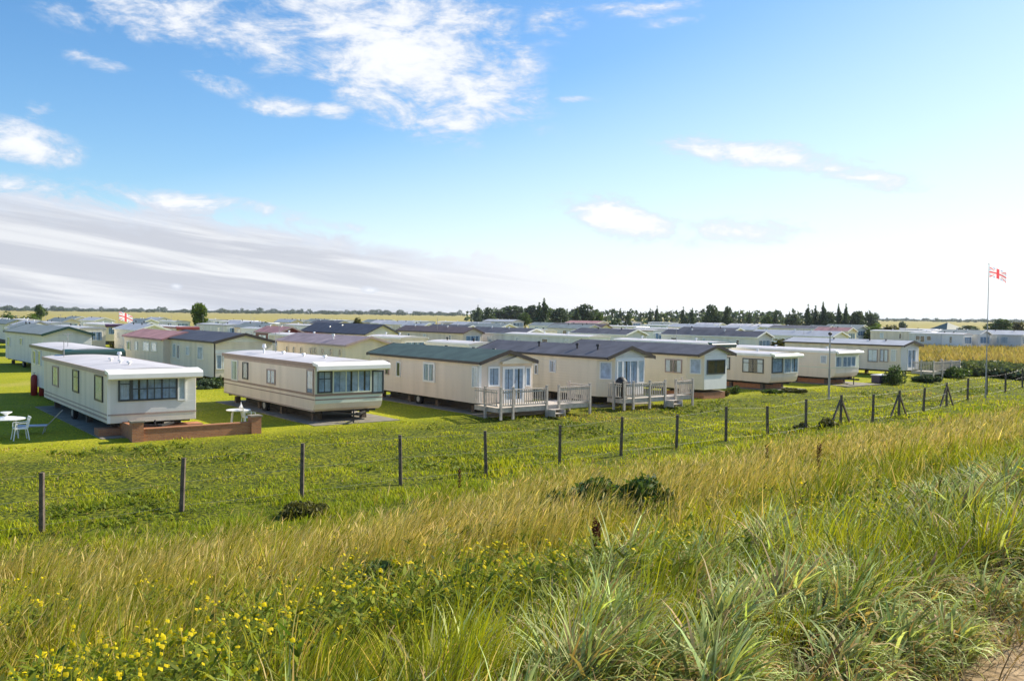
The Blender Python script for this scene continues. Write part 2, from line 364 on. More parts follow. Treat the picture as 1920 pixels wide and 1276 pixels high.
        f=MB(); w=fw_; d0,d1=-.01,.055
        bx(f,a0-w,a0+w*.2,z0-w,z1+w,d0,d1); bx(f,a1-w*.2,a1+w,z0-w,z1+w,d0,d1)
        bx(f,a0+w*.2,a1-w*.2,z0-w,z0+w*.2,d0,d1-.003); bx(f,a0+w*.2,a1-w*.2,z1-w*.2,z1+w,d0,d1-.003)
        for k in range(1,mull):
            c=a0+(a1-a0)*k/mull; bx(f,c-w*.5,c+w*.5,z0+w*.2,z1-w*.2,d0,d1-.006)
        if tr: zc=z1-(z1-z0)*tr; bx(f,a0+w*.2,a1-w*.2,zc-.018,zc+.018,d0,d1-.009)
        if door: bx(f,a0+w*.2,a1-w*.2,z0+w*.2,z0+.16,d0,d1-.009)
        fo=f.build(nm,M[frame],s.o)
        p=MB(); bx(p,a0+.01,a1-.01,z0+.01,z1-.01,.030,.036); p.build('pane',M['glass'],fo)
        # curtains with folds over a dim room
        bk=MB(); bx(bk,a0+.01,a1-.01,z0+.01,z1-.01,.012,.016); bk.build('room_behind',M['interior'],fo)
        def curtain(c0,c1,mt,name='curtain',zz0=None):
            n=max(4,int((c1-c0)/.045)); vs=[];fs=[]
            for i in range(n+1):
                a=c0+(c1-c0)*i/n; d=.0215+(.004 if i%2 else -.003)
                for z in (zz0 if zz0 else z0+.02,z1-.02):
                    vs.append((off-d,a,z) if axis=='x' else ((s.W+d,a,z) if axis=='r' else (a,off-d,z)))
            for i in range(n): fs.append((2*i,2*i+2,2*i+3,2*i+1))
            cm=MB(); cm.add(vs,fs); cm.build(name,M[mt],fo)
        if cur=='none': pass
        elif cur=='pair':
            w_=(a1-a0)*.27; curtain(a0+.015,a0+w_,'curtain'); curtain(a1-w_,a1-.015,'curtain')
        elif a1-a0>.45:
            w_=(a1-a0)/mull
            for k in range(mull):
                b0=a0+w_*k+.02; b1=b0+w_-.04; g_=w_*random.choice((.03,.06,.16))*.5; mm=(b0+b1)/2+random.uniform(-.1,.1)*w_; curtain(b0,mm-g_,cur); curtain(mm+g_,b1,random.choice((cur,cur,'curtainlight')))
        else: curtain(a0+.015,a1-.015,cur)
        if door:
            h=MB(); c=(a0+a1)/2+.06; bx(h,c,c+.03,z0+.95,z0+1.1,.055,.09); h.build('handle',M['metal'],fo)
        return fo
    def sidewin(s,px0,px1,pt,pb,**k):
        y0,z1=s.side(px0,pt); y1,_=s.side(px1,pt); _,z0=s.side(px0,pb); return s.win('x',y0,y1,z0,min(z1,s.zt-.12),**k)
    def frontwin(s,px0,px1,pt,pb,off=0,**k):
        x0,z1=s.front(px0,pt,off); x1,_=s.front(px1,pt,off); _,z0=s.front(px0,pb,off); return s.win('y',x0,x1,z0,min(z1,s.zt-.1),off=off,**k)
    def chassis(s,wheels=True,hitch=True,brick=False):
        W,L,zb=s.W,s.L,s.zb; b=MB()
        b.box((.5,.3,zb-.16),(.6,L-.2,zb)); b.box((W-.6,.3,zb-.16),(W-.5,L-.2,zb))
        for i in range(5): y=.5+(L-1)*i/4; b.box((.1,y-.04,zb-.1),(W-.1,y+.04,zb-.003))
        if hitch:
            b.bar((.55,.4,zb-.08),(W/2,-.75,zb-.1),.08); b.bar((W-.55,.4,zb-.08),(W/2,-.75,zb-.1),.08); b.box((W/2-.06,-.95,zb-.14),(W/2+.06,-.7,zb-.02)); b.tube((W/2-.1,-.6,.02),(W/2-.1,-.6,zb+.12),.035)
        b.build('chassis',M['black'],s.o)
        for x in (.45,W-.45):
            for y in (1.0,L*.5-1.2,L*.5+1.6,L-.8):
                j=MB(); j.box((x-.12,y-.12,.0),(x+.12,y+.12,zb-.16)); j.build('support_block',M['concrete'],s.o)
        if wheels:
            for x in (.16,W-.16):
                wq=MB(); y=L*.52; wq.tube((x-.09,y,.3),(x+.09,y,.3),.3,n=18); wo=wq.build('wheel',M['tyre'],s.o)
                h=MB(); h.tube((x-.1,y,.3),(x+.1,y,.3),.15,n=14); h.build('rim',M['metal'],wo)
    def vents(s,ys,x=None,mt='white',h=.14):
        for y in ys:
            v=MB(); xx=s.W*.4 if x is None else x; z=s.roofz(xx); v.tube((xx,y,z-.05),(xx,y,z+h*.6),.05,n=8); v.tube((xx,y,z+h*.6),(xx,y,z+h),.11,.08,n=10); v.build('roof_vent',M[mt],s.o)
    def aerial(s,y,x=.3,h=1.4):
        a=MB(); z=s.roofz(x)-.1; a.tube((x,y,z),(x,y,z+h),.018,n=6); a.bar((x-.25,y-.3,z+h-.05),(x+.25,y+.3,z+h-.05),.02)
        for k in range(-3,4): a.bar((x+k*.07-.1,y+k*.085+.12,z+h-.05),(x+k*.07+.1,y+k*.085-.12,z+h-.05),.012)
        a.build('aerial',M['metal'],s.o)
    def stripe(s,z,h,mt,front=True,side=True,name='stripe'):
        b=MB()
        if side: b.box((-.008,.03,z),(.01,s.L-.03,z+h))
        if front: b.box((.0,-.02,z),(s.W,.0,z+h))
        b.build(name,M[mt],s.o)
    def corner(s,mt='white',w=.09):
        b=MB(); b.box((-.02,-.02,s.zb+.01),(w,w*.4,s.zt-.02)); b.build('corner_trim',M[mt],s.o)

GA='static caravans in the front row'; 
# ---- front row
c=Car('cream flat-roofed static caravan, leftmost of the front row, behind the low brick wall',(202,794.6),eave=699,back=82,right=368,group=GA)
c.body(M['cream'],mfront=M['greyfront']); c.flatroof(M['roofwhite'],M['pink'],M['white'],mc=1); c.chassis()
c.sidewin(100,110,687,720,frame='pink'); c.sidewin(138,148,694,731,frame='frame_dark',tr=.3); c.sidewin(179.5,193,704,747,frame='frame_dark',cur='curtainlight')
c.frontwin(224,243,707,750,frame='frame_dark',cur='curtainlight',tr=.3,off=-.012); c.frontwin(248,330,709,749,frame='frame_dark',cur='curtainblue',mull=3,tr=.5,off=-.012); c.frontwin(335,346,706,748,frame='frame_white',cur='curtain',off=-.012)
c.stripe(c.zb+.3,.05,'pink'); c.stripe(c.zb+.12,.08,'pink',front=False); c.vents([2.2,3.6,5.2]); c.vents([7.4],x=2.2,mt='upvc',h=.3); c.aerial(10.6,.5,.9)
c.corner()
C1=c
c=Car('cream flat-roofed static caravan with two brown stripes, right of the brick wall',(590,773),eave=684,back=420,right=718,group=GA)
c.body(M['pinkcream'],tuck=.3,mfront=None); c.flatroof(M['roofwhite'],M['brown'],M['white']); c.chassis()
f=MB(); f.box((.03,-.012,c.zb+.36),(c.W-.03,.01,c.zt-.02)); f.build('front_panel',M['greenfront'],c.o)
c.sidewin(436,446,676,710,frame='frame_white',cur='curtain'); c.sidewin(456.5,465,680,708,frame='frame_dark',cur='none'); c.sidewin(502,516,693,717,frame='pink',cur='curtainlight',mull=2); c.sidewin(577,588,694,735,frame='pink',cur='curtainlight')
c.frontwin(597,620,697,735,frame='frame_dark',cur='curtainblue',tr=.35,off=-.012); c.frontwin(625,694,696,735,frame='greenfront',cur='curtainblue',mull=3,off=-.012); c.frontwin(699,717,696,735,frame='frame_dark',cur='curtain',off=-.012)
z=c.zt-1.35
c.stripe(z,.1,'brown'); c.stripe(z-.17,.05,'brown'); c.stripe(c.zt-.2,.12,'pink',front=False); c.stripe(c.zb+.02,.05,'pink',front=False)
c.vents([1.8,4.1,6.5],mt='upvc'); c.vents([8.2],x=1.0,mt='upvc',h=.45); c.aerial(8.9,1.9,1.1); C2=c
c=Car('beige static caravan with dark green pitched roof and double front doors',(898,757.6),eave=679,back=694,right=1000,group=GA)
c.body(M['pinkcream']); c.gableroof(M['roofgreen'],M['dark'],rise=.5,front=.25); c.chassis(hitch=False); c.corner('white',.12)
g=MB(); W=c.W; zt=c.zt
for sgn in(0,1):
    a=W*.28 if sgn==0 else W+.05; 
g.prismy([(W*.38,zt-.1),(W+.1,zt-.1),(W+.1,zt+.0),(W*.69,zt+.28),(W*.38,zt+.0)],-.2,-.0); g.build('porch_gable',M['sand'],c.o)
c.sidewin(724,729,678,700,frame='pink',cur='none'); c.sidewin(745,751,679,704,frame='upvc' if 0 else 'frame_white',cur='none'); c.sidewin(796,815,681,712,frame='frame_white',cur='curtainlight',mull=2,fw_=.08); c.sidewin(887.5,896,688,724,frame='frame_white',cur='curtain')
c.frontwin(917,934,690,722,cur='curtainlight',off=0,fw_=.07); c.frontwin(945,980,691,755,door=True,mull=2,cur='curtainlight',fw_=.1); c.frontwin(986,993,690,722,cur='curtainlight')
c.vents([1.6,3.4,6.0,8.3],x=W*.62,mt='black'); C3=c
c=Car('cream static caravan with charcoal pitched roof and bay front, beside the black covered barbecue',(1117.5,743),eave=669,L=11,W=3.25,group=GA)
c.body(M['sand'],bay=1); c.gableroof(M['roofslate'],M['dark'],rise=.52,front=1.0,wall=M['greyfront']); c.chassis(hitch=False)
W=c.W
f=MB(); f.box((.56,-.87,c.zb+.1),(W-.56,-.84,c.zt-.02)); f.build('front_panel',M['white'],c.o)
c.win('y',.68,1.0,c.zb+.75,c.zt-.2,off=-.87,cur='curtain'); c.win('y',1.12,2.1,c.zb+.5,c.zt-.2,off=-.87,cur='curtainlight',mull=2); c.win('y',2.22,2.6,c.zb+.75,c.zt-.2,off=-.87,cur='curtain')
c.sidewin(1032,1042,676,696,frame='frame_white',cur='curtainlight'); c.sidewin(1004.5,1008,684,700,frame='frame_white',cur='none'); c.vents([.9,2.6,6],x=.9,mt='black',h=.3); C4=c
c=Car('cream caravan with charcoal roof, bay front and brick base, left of two flat-roofed ones',(1287,729.6),eave=664,L=11,W=3.1,group=GA)
c.body(M['sand'],bay=1); c.gableroof(M['roofslate'],M['dark'],rise=.5,front=1.0,wall=M['white']); c.chassis(hitch=False)
W=c.W
f=MB(); f.box((.56,-.87,c.zb+.02),(W-.56,-.84,c.zt-.02)); f.build('front_panel',M['white'],c.o)
c.win('y',.8,2.3,c.zb+.95,c.zt-.35,off=-.87,frame='frame_dark',cur='brownblind')
c.sidewin(1249,1278,673.5,696,frame='pink',cur='pair',mull=2)
b=MB(); b.prismz([(.1,0),(.6,-.8),(W-.6,-.8),(W-.1,0),(W-.1,1.8),(.1,1.8)],-.05,c.zb-.17); b.build('brick_base',M['brick'],c.o); C5=c
for c in (C1,C2,C3,C4):
    b=MB(); b.box((.9,1.2,0),(c.W-.9,c.L-.8,c.zb-.165)); b.build('underfloor_shade_block',M['black'],c.o)  # black block added under the floor, its colour stands in for shade
# flank window of the two bays (chamfered wall)
for c in (C4,C5):
    f=MB(); a=Vector((.1,-.155,0)); b_=Vector((.46,-.71,0)); d=(b_-a); nrm=Vector((d.y,-d.x,0)).normalized(); nrm=nrm if nrm.x<0 else -nrm
    z0,z1=c.zb+.95,c.zt-.25
    for p,q in((a,a+d*.08),(b_-d*.08,b_)):
        f.add([p+nrm*.0+Vector((0,0,z0)),q+Vector((0,0,z0)),q+Vector((0,0,z1)),p+Vector((0,0,z1)),p+nrm*.05+Vector((0,0,z0)),q+nrm*.05+Vector((0,0,z0)),q+nrm*.05+Vector((0,0,z1)),p+nrm*.05+Vector((0,0,z1))],[(0,1,2,3),(4,5,6,7),(0,1,5,4),(2,3,7,6),(0,3,7,4),(1,2,6,5)])
    for zz in (z0-.03,z1-.03):
        f.add([a+Vector((0,0,zz)),b_+Vector((0,0,zz)),b_+Vector((0,0,zz+.06)),a+Vector((0,0,zz+.06)),a+nrm*.045+Vector((0,0,zz)),b_+nrm*.045+Vector((0,0,zz)),b_+nrm*.045+Vector((0,0,zz+.06)),a+nrm*.045+Vector((0,0,zz+.06))],[(0,1,2,3),(4,5,6,7),(0,1,5,4),(2,3,7,6),(0,3,7,4),(1,2,6,5)])
    fo=f.build('window',M['frame_white'],c.o)
    p=MB(); p.add([a+nrm*.02+Vector((0,0,z0)),b_+nrm*.02+Vector((0,0,z0)),b_+nrm*.02+Vector((0,0,z1)),a+nrm*.02+Vector((0,0,z1))],[(0,1,2,3)]); p.build('curtain',M['curtainblue'],fo)
c=Car('pinkish beige flat-roofed caravan with blue front curtains, left of the front pair',(1445.6,718),eave=666,L=9.6,right=1497.6,group=GA)
c.body(M['pinkcream'],tuck=.2); c.flatroof(M['roofwhite'],M['white'],M['greenfront'],cw=.35,fh=.18); c.chassis(hitch=False)
c.sidewin(1359.5,1368,670,691,frame='frame_dark',cur='curtain'); c.sidewin(1394,1431,672,696,frame='frame_dark',cur='pair',mull=2,tr=.3)
f=MB(); f.box((.03,-.012,c.zb+.8),(c.W-.03,.01,c.zt-.02)); f.build('front_panel',M['greenfront'],c.o)
c.frontwin(1448,1466,672,698,frame='frame_dark',cur='curtainblue',off=-.012); c.frontwin(1470,1495,672,698,frame='frame_white',cur='curtainblue',mull=2,off=-.012); c.vents([2,5],mt='upvc'); C6=c
c=Car('pale flat-roofed caravan behind the grey pole',(1566,709),eave=660,L=9.6,right=1612,group=GA)
c.body(M['cream'],tuck=.45); c.flatroof(M['roofwhite'],M['white'],M['white'],cw=.3,fh=.14); c.chassis()
f=MB(); f.box((.03,-.012,c.zb+.8),(c.W-.03,.01,c.zt-.02)); f.build('front_panel',M['greenfront'],c.o)
c.sidewin(1540,1550,667,680,frame='frame_white',cur='curtainlight'); c.frontwin(1567,1577,669,687,frame='frame_white',cur='curtainblue',off=-.012); c.frontwin(1580,1603,669,687,frame='frame_white',cur='curtainblue',mull=3,off=-.012)
c.stripe(c.zb+.7,.05,'greenfront'); c.vents([1.5,6],mt='upvc'); C7=c
for c in (C6,C7):
    b=MB(); b.box((.45,.9,-.05),(c.W-.45,c.L-.4,c.zb-.17)); b.build('brick_base',M['brick'],c.o)
c=Car('long beige caravan with grey roof and glazed front doors, rightmost of the front row',(1688,695),eave=648,back=1472,right=1724,group=GA)
c.body(M['pinkcream']); c.gableroof(M['roofgrey'],M['dark'],rise=.35,front=.35,side=.1,wall=M['greyfront']); c.chassis(hitch=False)
c.sidewin(1628.5,1645,655,677,frame='pink',cur='curtain'); c.sidewin(1651,1665,655,677,frame='pink',cur='curtain'); c.sidewin(1672,1680,656,676,frame='frame_white',cur='curtain')
f=MB(); f.box((.03,-.012,c.zb+.02),(c.W-.03,.01,c.zt-.02)); f.build('front_panel',M['greyfront'],c.o)
c.frontwin(1702,1716,656,692,door=True,mull=2,cur='curtainblue',off=-.012,fw_=.09); c.vents([2,3.5,7],mt='black'); C8=c
# ---- second row
GB='static caravans in the second row'
c=Car('cream caravan with slate blue pitched roof and gable end, behind the leftmost caravan',(401.7,708),eave=641,back=300,right=511,group=GB)
c.body(M['cream']); c.gableroof(M['roofnavy'],M['dark'],rise=.5,front=.3,wall=M['white']); c.chassis(hitch=False); c.corner('dark',.06)
c.sidewin(372,381,650,672,cur='curtainlight'); c.sidewin(350,356,650,664,cur='curtain'); c.sidewin(333,337,647,671,cur='none',frame='frame_white'); c.sidewin(325,330,645,668,frame='frame_white',cur='curtain'); c.sidewin(311,316,643,665,frame='sand',cur='curtain')
f=MB(); f.box((.03,-.012,c.zt-.75),(c.W-.03,.01,c.zt-.5)); f.build('front_panel',M['white'],c.o)
c.win('y',.6,c.W-.5,c.zt-1.7,c.zt-.85,mull=4,cur='curtainblue'); c.win('y',.15,.45,c.zt-1.7,c.zt-.85,cur='curtainlight'); c.aerial(4,c.W*.5,.7)
c=Car('cream static caravan with faded red roof, tucked behind the slate blue roofed one',(306,636),ref='eave',back=233,group=GB)
c.body(M['pinkcream']); c.gableroof(M['roofred'],M['roofred'],rise=.5,wall=M['pinkcream'],barge=.1); c.chassis(hitch=False)
for a,b_ in((239,245),(254,258),(269,280),(285,294)): c.sidewin(a,b_,640+(a-239)*.05,654+(a-239)*.06,cur='curtainlight')
c=Car('cream static caravan with mauve roof and a row of eight small dark windows',(648,647.5),ref='eave',back=520,W=3.4,group=GB)
c.body(M['sand']); c.gableroof(M['roofpurple'],M['pink'],rise=.5,front=.25,wall=M['cream'],barge=.1); c.chassis(hitch=False)
for a in (539,551.6,565,583.6,591,605.5,621,638): c.sidewin(a-1.6,a+1.8,649+(a-539)*.06,660+(a-539)*.06,cur='none',frame='sand',fw_=.03)
c.vents([3.4],x=.8,mt='upvc',h=.35)
c=Car('cream static caravan with large dark navy roof, behind the mauve roofed one',(683,626),ref='eave',back=565,right=747,group=GB,hw=2.3)
c.body(M['cream']); c.gableroof(M['roofnavy'],M['roofnavy'],rise=.85,front=.35,wall=M['greyfront'],barge=.1); c.chassis(hitch=False); c.vents([7],x=1.2,mt='upvc'); c.vents([9],x=.8,mt='upvc')
c=Car('pale static caravan with grey-green roof and dark green bargeboards at the left edge',(80,627),ref='eave',back=10,right=172,ang=R(40),W=3.8,hw=2.35,group=GB)
c.body(M['greyfront']); c.gableroof(M['rooflgreen'],M['dgreen'],rise=.55,front=.3,wall=M['greyfront']); c.chassis(hitch=False)
c.sidewin(14,19,632,648,cur='curtain'); c.sidewin(38,42,634,645,cur='curtainlight')
c=Car('grey static caravan with dark green canopy, half hidden behind the leftmost front caravan',(122,660),ref='eave',back=58,right=223,group=GB)
c.body(M['greyfront']); c.flatroof(M['roofwhite'],M['frame_dark'],M['dgreen'],cw=.4,fh=.3); c.chassis(hitch=False)
c.sidewin(63,68,658,680,cur='curtainlight'); c.sidewin(72,77,658,682,cur='curtainlight'); c.aerial(3,.7,.8)
# ---- the rows beyond
GC='static caravans in the distant rows'
def far(label,px,ye,back=None,right=None,roof='roofwhite',wall='cream',kind='flat',trim='white',can=None,L=10.5,W=3.2,nw=4,ang=ANG,cur='curtainlight',rise=.55):
    c=Car(label,(px,ye),ref='eave',back=back,right=right,L=L,W=W,group=GC,ang=ang)
    c.body(M[wall])
    if kind=='flat': c.flatroof(M[roof],M[trim],M[can] if can else None,cw=.35,fh=.28)
    else: c.gableroof(M[roof],M[trim],rise=rise,front=.25,wall=M[wall],barge=.12)
    z1=c.zt-.35
    for i in range(nw):
        y=1+(c.L-2)*(i+.3+.35*random.random())/nw; w=random.choice((.35,.6,.9)); c.win('x',y,y+w,z1-random.choice((.6,.85)),z1,cur=random.choice((cur,'none','curtain')),frame='frame_white')
    c.win('y',.4,c.W-.4,z1-.9,z1,mull=3,cur='curtainblue',off=0)
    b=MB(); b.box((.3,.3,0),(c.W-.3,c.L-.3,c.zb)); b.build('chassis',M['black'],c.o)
    c.vents([c.L*random.uniform(.15,.4),c.L*random.uniform(.5,.85)],mt=random.choice(('upvc','black')),h=.22)
    if random.random()<.5: c.aerial(c.L*random.uniform(.3,.9),.4,random.uniform(.8,1.5))
    return c
FAR=[
('cream caravan with a dark purple canopy over blue front windows',198,609,145,246,'roofwhite','sand','flat','white','purple'),
('white-roofed caravan edged in red, above the faded red roof',331,614,250,345,'roofwhite','pinkcream','flat','brownred','brownred'),
('pale green-grey caravan below the lone round tree',425,610,343,470,'roofgrey','greyfront','flat','roofgrey',None),
('white caravan with teal-edged roof, right of the lone round tree',480,611,418,505,'roofwhite','white','gable','dgreen',None),
('low grey-roofed caravan left of the maroon gabled one',500,618,452,530,'roofgrey','white','flat','white',None),
('small caravan with maroon gable, left of the large navy roof',522,624,500,562,'roofred','brownred','gable','pink',None),
('teal-roofed caravan at the very left edge of the site',12,607,-40,48,'rooflgreen','greyfront','gable','rooflgreen',None),
('grey caravan with a shiny wall beside the yellow-green bush',96,606,50,118,'roofgrey','greyfront','flat','roofgrey',None),
('blue-grey caravan with dark door, left of the cream one with purple canopy',118,603,80,146,'rooflgreen','cream','gable','roofgrey',None),
('long caravan with brown roof and pale gable, left of the white roofs in mid field',868,624,745,905,'roofbrown','pinkcream','gable','roofbrown',None),
('caravan with bright white roof just behind the dark green roof',880,646,800,925,'roofwhite','white','flat','white',None),
('long white-roofed caravan in mid field behind the charcoal roofs',1105,632,930,1140,'roofwhite','greyfront','flat','white',None),
('white-roofed caravan with dark green canopy behind the charcoal roof',1330,645,1150,1362,'roofwhite','white','flat','white','dgreen'),
('long grey-roofed caravan with pale gable left of the golden bush',1418,632,1240,1445,'roofslate','greyfront','gable','white',None),
('cream caravan with grey-green roof behind the mauve roofed one',752,634,690,800,'roofwhite','pinkcream','flat','white',None),
('white caravan behind the brown roofed one',1010,620,905,1045,'roofwhite','cream','flat','white',None),
('caravan with brown gable roof behind the long white roof',1125,614,1010,1142,'roofbrown','sand','gable','roofbrown',None),
('pink-roofed caravan before the dark conifers',1120,606,1060,1148,'roofred','pinkcream','gable','white',None),
('low white caravan in the middle of the golden field',860,604,820,880,'roofwhite','pinkcream','flat','white',None),
('grey caravan in the golden field with a dark bush before it',800,603,745,815,'roofgrey','greyfront','flat','white',None),
('grey-roofed caravan at right of the golden field',960,603,905,985,'roofgrey','greyfront','gable','roofgrey',None),
('small pale caravan beside the golden hedge',720,606,695,745,'roofwhite','greyfront','gable','white',None),
('long low caravan far beyond the navy roof',650,601,600,668,'roofgrey','greyfront','flat','white',None),
('grey-roofed caravan left of the small round bush',545,604,515,560,'roofgrey','pinkcream','gable','roofgrey',None),
('cream caravan below the golden field, left of the lone round tree',330,603,270,345,'roofgrey','greyfront','flat','white',None),
('green-roofed caravan behind the purple canopy',268,604,240,285,'rooflgreen','white','gable','white',None),
('grey-roofed caravan in the far row left of the round dark tree',1285,611,1200,1310,'roofgrey','white','flat','white',None),
('white-walled caravan below the pair of leafy trees',1345,610,1300,1362,'roofwhite','white','gable','white',None),
('pale blue caravan with white gable left of the dark bush',1400,612,1362,1420,'roofwhite','greyfront','gable','white',None),
('grey-roofed caravan right of the dark bush, before the tall conifers',1545,617,1440,1570,'roofslate','sand','gable','white',None),
('maroon-roofed caravan by the green thicket',1588,621,1555,1604,'roofred','sand','gable','white',None),
('caravan with white gable before the tall conifers',1450,613,1425,1480,'roofwhite','cream','gable','white',None),
('long grey-roofed caravan right of the green thicket',1765,626,1705,1790,'roofgrey','greyfront','flat','white',None),
('caravan with pale green gable left of the flagpole',1835,627,1795,1858,'rooflgreen','white','gable','white',None),
('blue-grey caravan at the right edge behind the dry field',1915,628,1872,1940,'roofgrey','greyfront','gable','white',None),
('small white caravan between the grey roof and the pale green gable',1806,627,1785,1815,'roofwhite','white','flat','white',None),
('white caravan in front of the teal pyramid roof',1790,621,1765,1798,'roofwhite','white','flat','white',None),
('pale caravan with dark windows left of the long grey roof in mid field',1225,620,1140,1250,'roofwhite','white','flat','pink',None),
('grey caravan behind the grey pole top, right of the golden bush',1560,626,1475,1580,'roofgrey','white','flat','white',None),
('cream caravan behind the slate blue gable',590,632,505,622,'roofwhite','cream','flat','white',None),
('white caravan behind the teal-roofed one at the left edge',45,600,8,75,'roofwhite','white','flat','white',None),
('grey-roofed caravan left of the short flagpole, in the third row',178,601,150,215,'roofgrey','white','gable','white',None),
('cream caravan with grey roof just left of the purple canopy',150,616,100,180,'roofgrey','sand','flat','white',None),
('small green-roofed caravan between the orange bottles and the red-edged roof',262,613,232,285,'rooflgreen','white','gable','white',None),
('low white caravan far behind the maroon gable',560,600,505,585,'roofwhite','white','flat','white',None),
('pale caravan right of the large navy roof',790,613,752,815,'roofgrey','white','gable','white',None),
('white-walled caravan behind the teal-edged roof',455,604,400,480,'roofwhite','white','flat','white',None),
('white caravan far behind the bright green lone tree',400,600,360,430,'roofgrey','white','flat','white',None),
('cream caravan in the far row right of the pink roof',1185,604,1150,1205,'roofwhite','pinkcream','flat','white',None),
('grey caravan peeping out behind the charcoal roofs at right of centre',1255,605,1215,1285,'roofgrey','white','flat','white',None),
]
HAVE=[]
for f in FAR: c=far(f[0],f[1],f[2],f[3],f[4],f[5],f[6],f[7],f[8],f[9],nw=3); HAVE.append(c.p+c.u*c.W/2+c.v*c.L/2)
ORD=['first','second','third','fourth','fifth','sixth','seventh','eighth','ninth','tenth','eleventh','twelfth','thirteenth','fourteenth','fifteenth','sixteenth']
g=random.Random(4)
for row,(base,sp,side) in enumerate(((98,11.5,'first'),(118,12,'second'),(140,13,'third'),(166,13,'fourth'),(198,14,'fifth'))):
    k=0; x=-.62*base
    while x<(.36 if base<125 else .40)*base:
        x+=sp*g.uniform(.92,1.25); y=base+x*.12+g.uniform(-1.5,1.5); q=Vector((x,y,0)); ctr=q+Vector((-.6*5,.8*5,0))+Vector((.8,.6,0))*1.6
        if base>190 and -20<x<70 or any((ctr-h_).length<7.5 for h_ in HAVE): continue
        if any((ctr-(c_.p+c_.u*c_.W/2+c_.v*c_.L/2)).length<8 for c_ in ALLC): continue
        kind,roof,rl=g.choice((('flat','roofwhite','white flat'),('flat','roofgrey','grey flat'),('gable','roofgrey','grey pitched'),('gable','rooflgreen','grey-green pitched'),('flat','roofwhite','white flat'),('gable','roofslate','charcoal pitched')))
        wall=g.choice(('white','cream','greyfront','pinkcream','sand'))
        dd=ray(960,700); px=960+F*x/y; ye=600+.0115*(px-960)-11+F*(HC-2.7)/y
        if k>=16: break
        L_=g.uniform(9,11.5)
        c=far('%s caravan with %s roof, %s from left of the %s filler row behind the front caravans'%({'white':'white','cream':'cream','greyfront':'pale grey','pinkcream':'beige','sand':'cream'}[wall],rl,ORD[k],side),px,ye,None,None,roof,wall,kind,g.choice(('white','roofgrey','white')),'white' if kind=='flat' else None,L=L_,nw=3)
        c.o['label']=c.o['label'].replace(' filler row behind the front caravans',' sparse row beyond'); HAVE.append(ctr); k+=1
# pavilion with pyramid roof
p=P(1777,618,0) if 0 else PD(1777,260); o=empty('pavilion',p,.3,'small pavilion with dark teal pyramid roof beyond the caravans at right','pavilion')
b=MB(); b.box((-3,-3,0),(3,3,1.6)); b.build('wall',M['white'],o); b=MB(); b.add([(-4,-4,1.6),(4,-4,1.6),(4,4,1.6),(-4,4,1.6),(0,0,3.9)],[(0,1,4),(1,2,4),(2,3,4),(3,0,4),(3,2,1,0)]); b.build('roof',M['dgreen'],o)
# ------------------------------------------------------------------ verandas
def veranda(c,label,x0,x1,y0,y1,zf,gate=None,posts=(),zr=.95,left=True):
    o=empty('veranda',c.p,c.ang,label,'veranda','timber verandas of the front row')
    b=MB(); n=int((y1-y0)/.145)
    for i in range(n): b.box((x0,y0+i*.145,zf-.03),(x1,y0+i*.145+.135,zf))
    b.build('floor',M['wood'],o)
    b=MB(); b.box((x0,y0-.03,zf-.2),(x1,y0-.002,zf+.02)); b.box((x0-.03,y0,zf-.2),(x0-.002,y1,zf+.02)); b.box((x1+.002,y0,zf-.2),(x1+.03,y1,zf+.02)); b.build('edge_board',M['wood'],o)
    def post(x,y,h): q=MB(); q.box((x-.05,y-.05,-.05),(x+.05,y+.05,h)); q.box((x-.06,y-.06,h),(x+.06,y+.06,h+.03)); q.build('post',M['wood'],o,)
    for x in posts: post(x,y0-.085,zf+zr+.1)
    post(x0-.085,(y0+y1)/2,zf+zr+.1)
    post(x1+.085,y1-.3,zf+zr+.1)
    def panel(p,q,gx=None):
        b=MB(); p=Vector(p); q=Vector(q); d=(q-p); L=d.length; d/=L
        b.bar(p+Vector((0,0,zf+zr)),q+Vector((0,0,zf+zr)),.09,.035); b.bar(p+Vector((0,0,zf+.12)),q+Vector((0,0,zf+.12)),.045,.06); b.bar(p+Vector((0,0,zf+zr-.12)),q+Vector((0,0,zf+zr-.12)),.03,.06)
        k=int(L/.13)
        for i in range(k): a=p+d*(L*(i+.5)/k); b.box((a.x-.018,a.y-.018,zf+.12),(a.x+.018,a.y+.018,zf+zr-.03))
        b.build('rail_panel',M['wood'],o)
    g0,g1=gate if gate else (None,None)
    if gate: panel((x0,y0-.085,0),(g0,y0-.085,0)); panel((g1,y0-.085,0),(x1,y0-.085,0))
    else: panel((x0,y0-.085,0),(x1,y0-.085,0))
    if left: panel((x0-.085,y0,0),(x0-.085,y1-.1,0))
    panel((x1+.085,y0,0),(x1+.085,y1-.1,0))
    if gate:
        st=MB()
        for i in range(2): st.box((g0+.05,y0-.35-i*.28,zf*(1-(i+1)/3)-.04),(g1-.05,y0-.1-i*.28,zf*(1-(i+1)/3)))
        st.box((g0,y0-.65,0),(g0+.04,y0-.1,zf*.66)); st.box((g1-.04,y0-.65,0),(g1,y0-.1,zf*.66)); st.build('steps',M['wood'],o)
    return o
veranda(C3,'weathered timber veranda with steps, below the dark green roofed caravan',-.25,5.3,-1.95,-.03,.48,(2.55,3.2),(-.2,.5,2.5,3.25,5.25),.85)
veranda(C4,'weathered timber veranda under the bay front, carrying the black covered barbecue',0,5.2,-2.0,-.9,.5,(3.1,3.8),(.05,.7,1.9,3.05,3.85,5.2),.8)
veranda(C8,'grey timber veranda at the right end of the front row',1.0,5.2,-2.2,-.4,.5,None,(1.0,2.4,3.8,5.2),.8)
def world(c,x,y,z=0): return c.p+c.u*x+c.v*y+Vector((0,0,z))
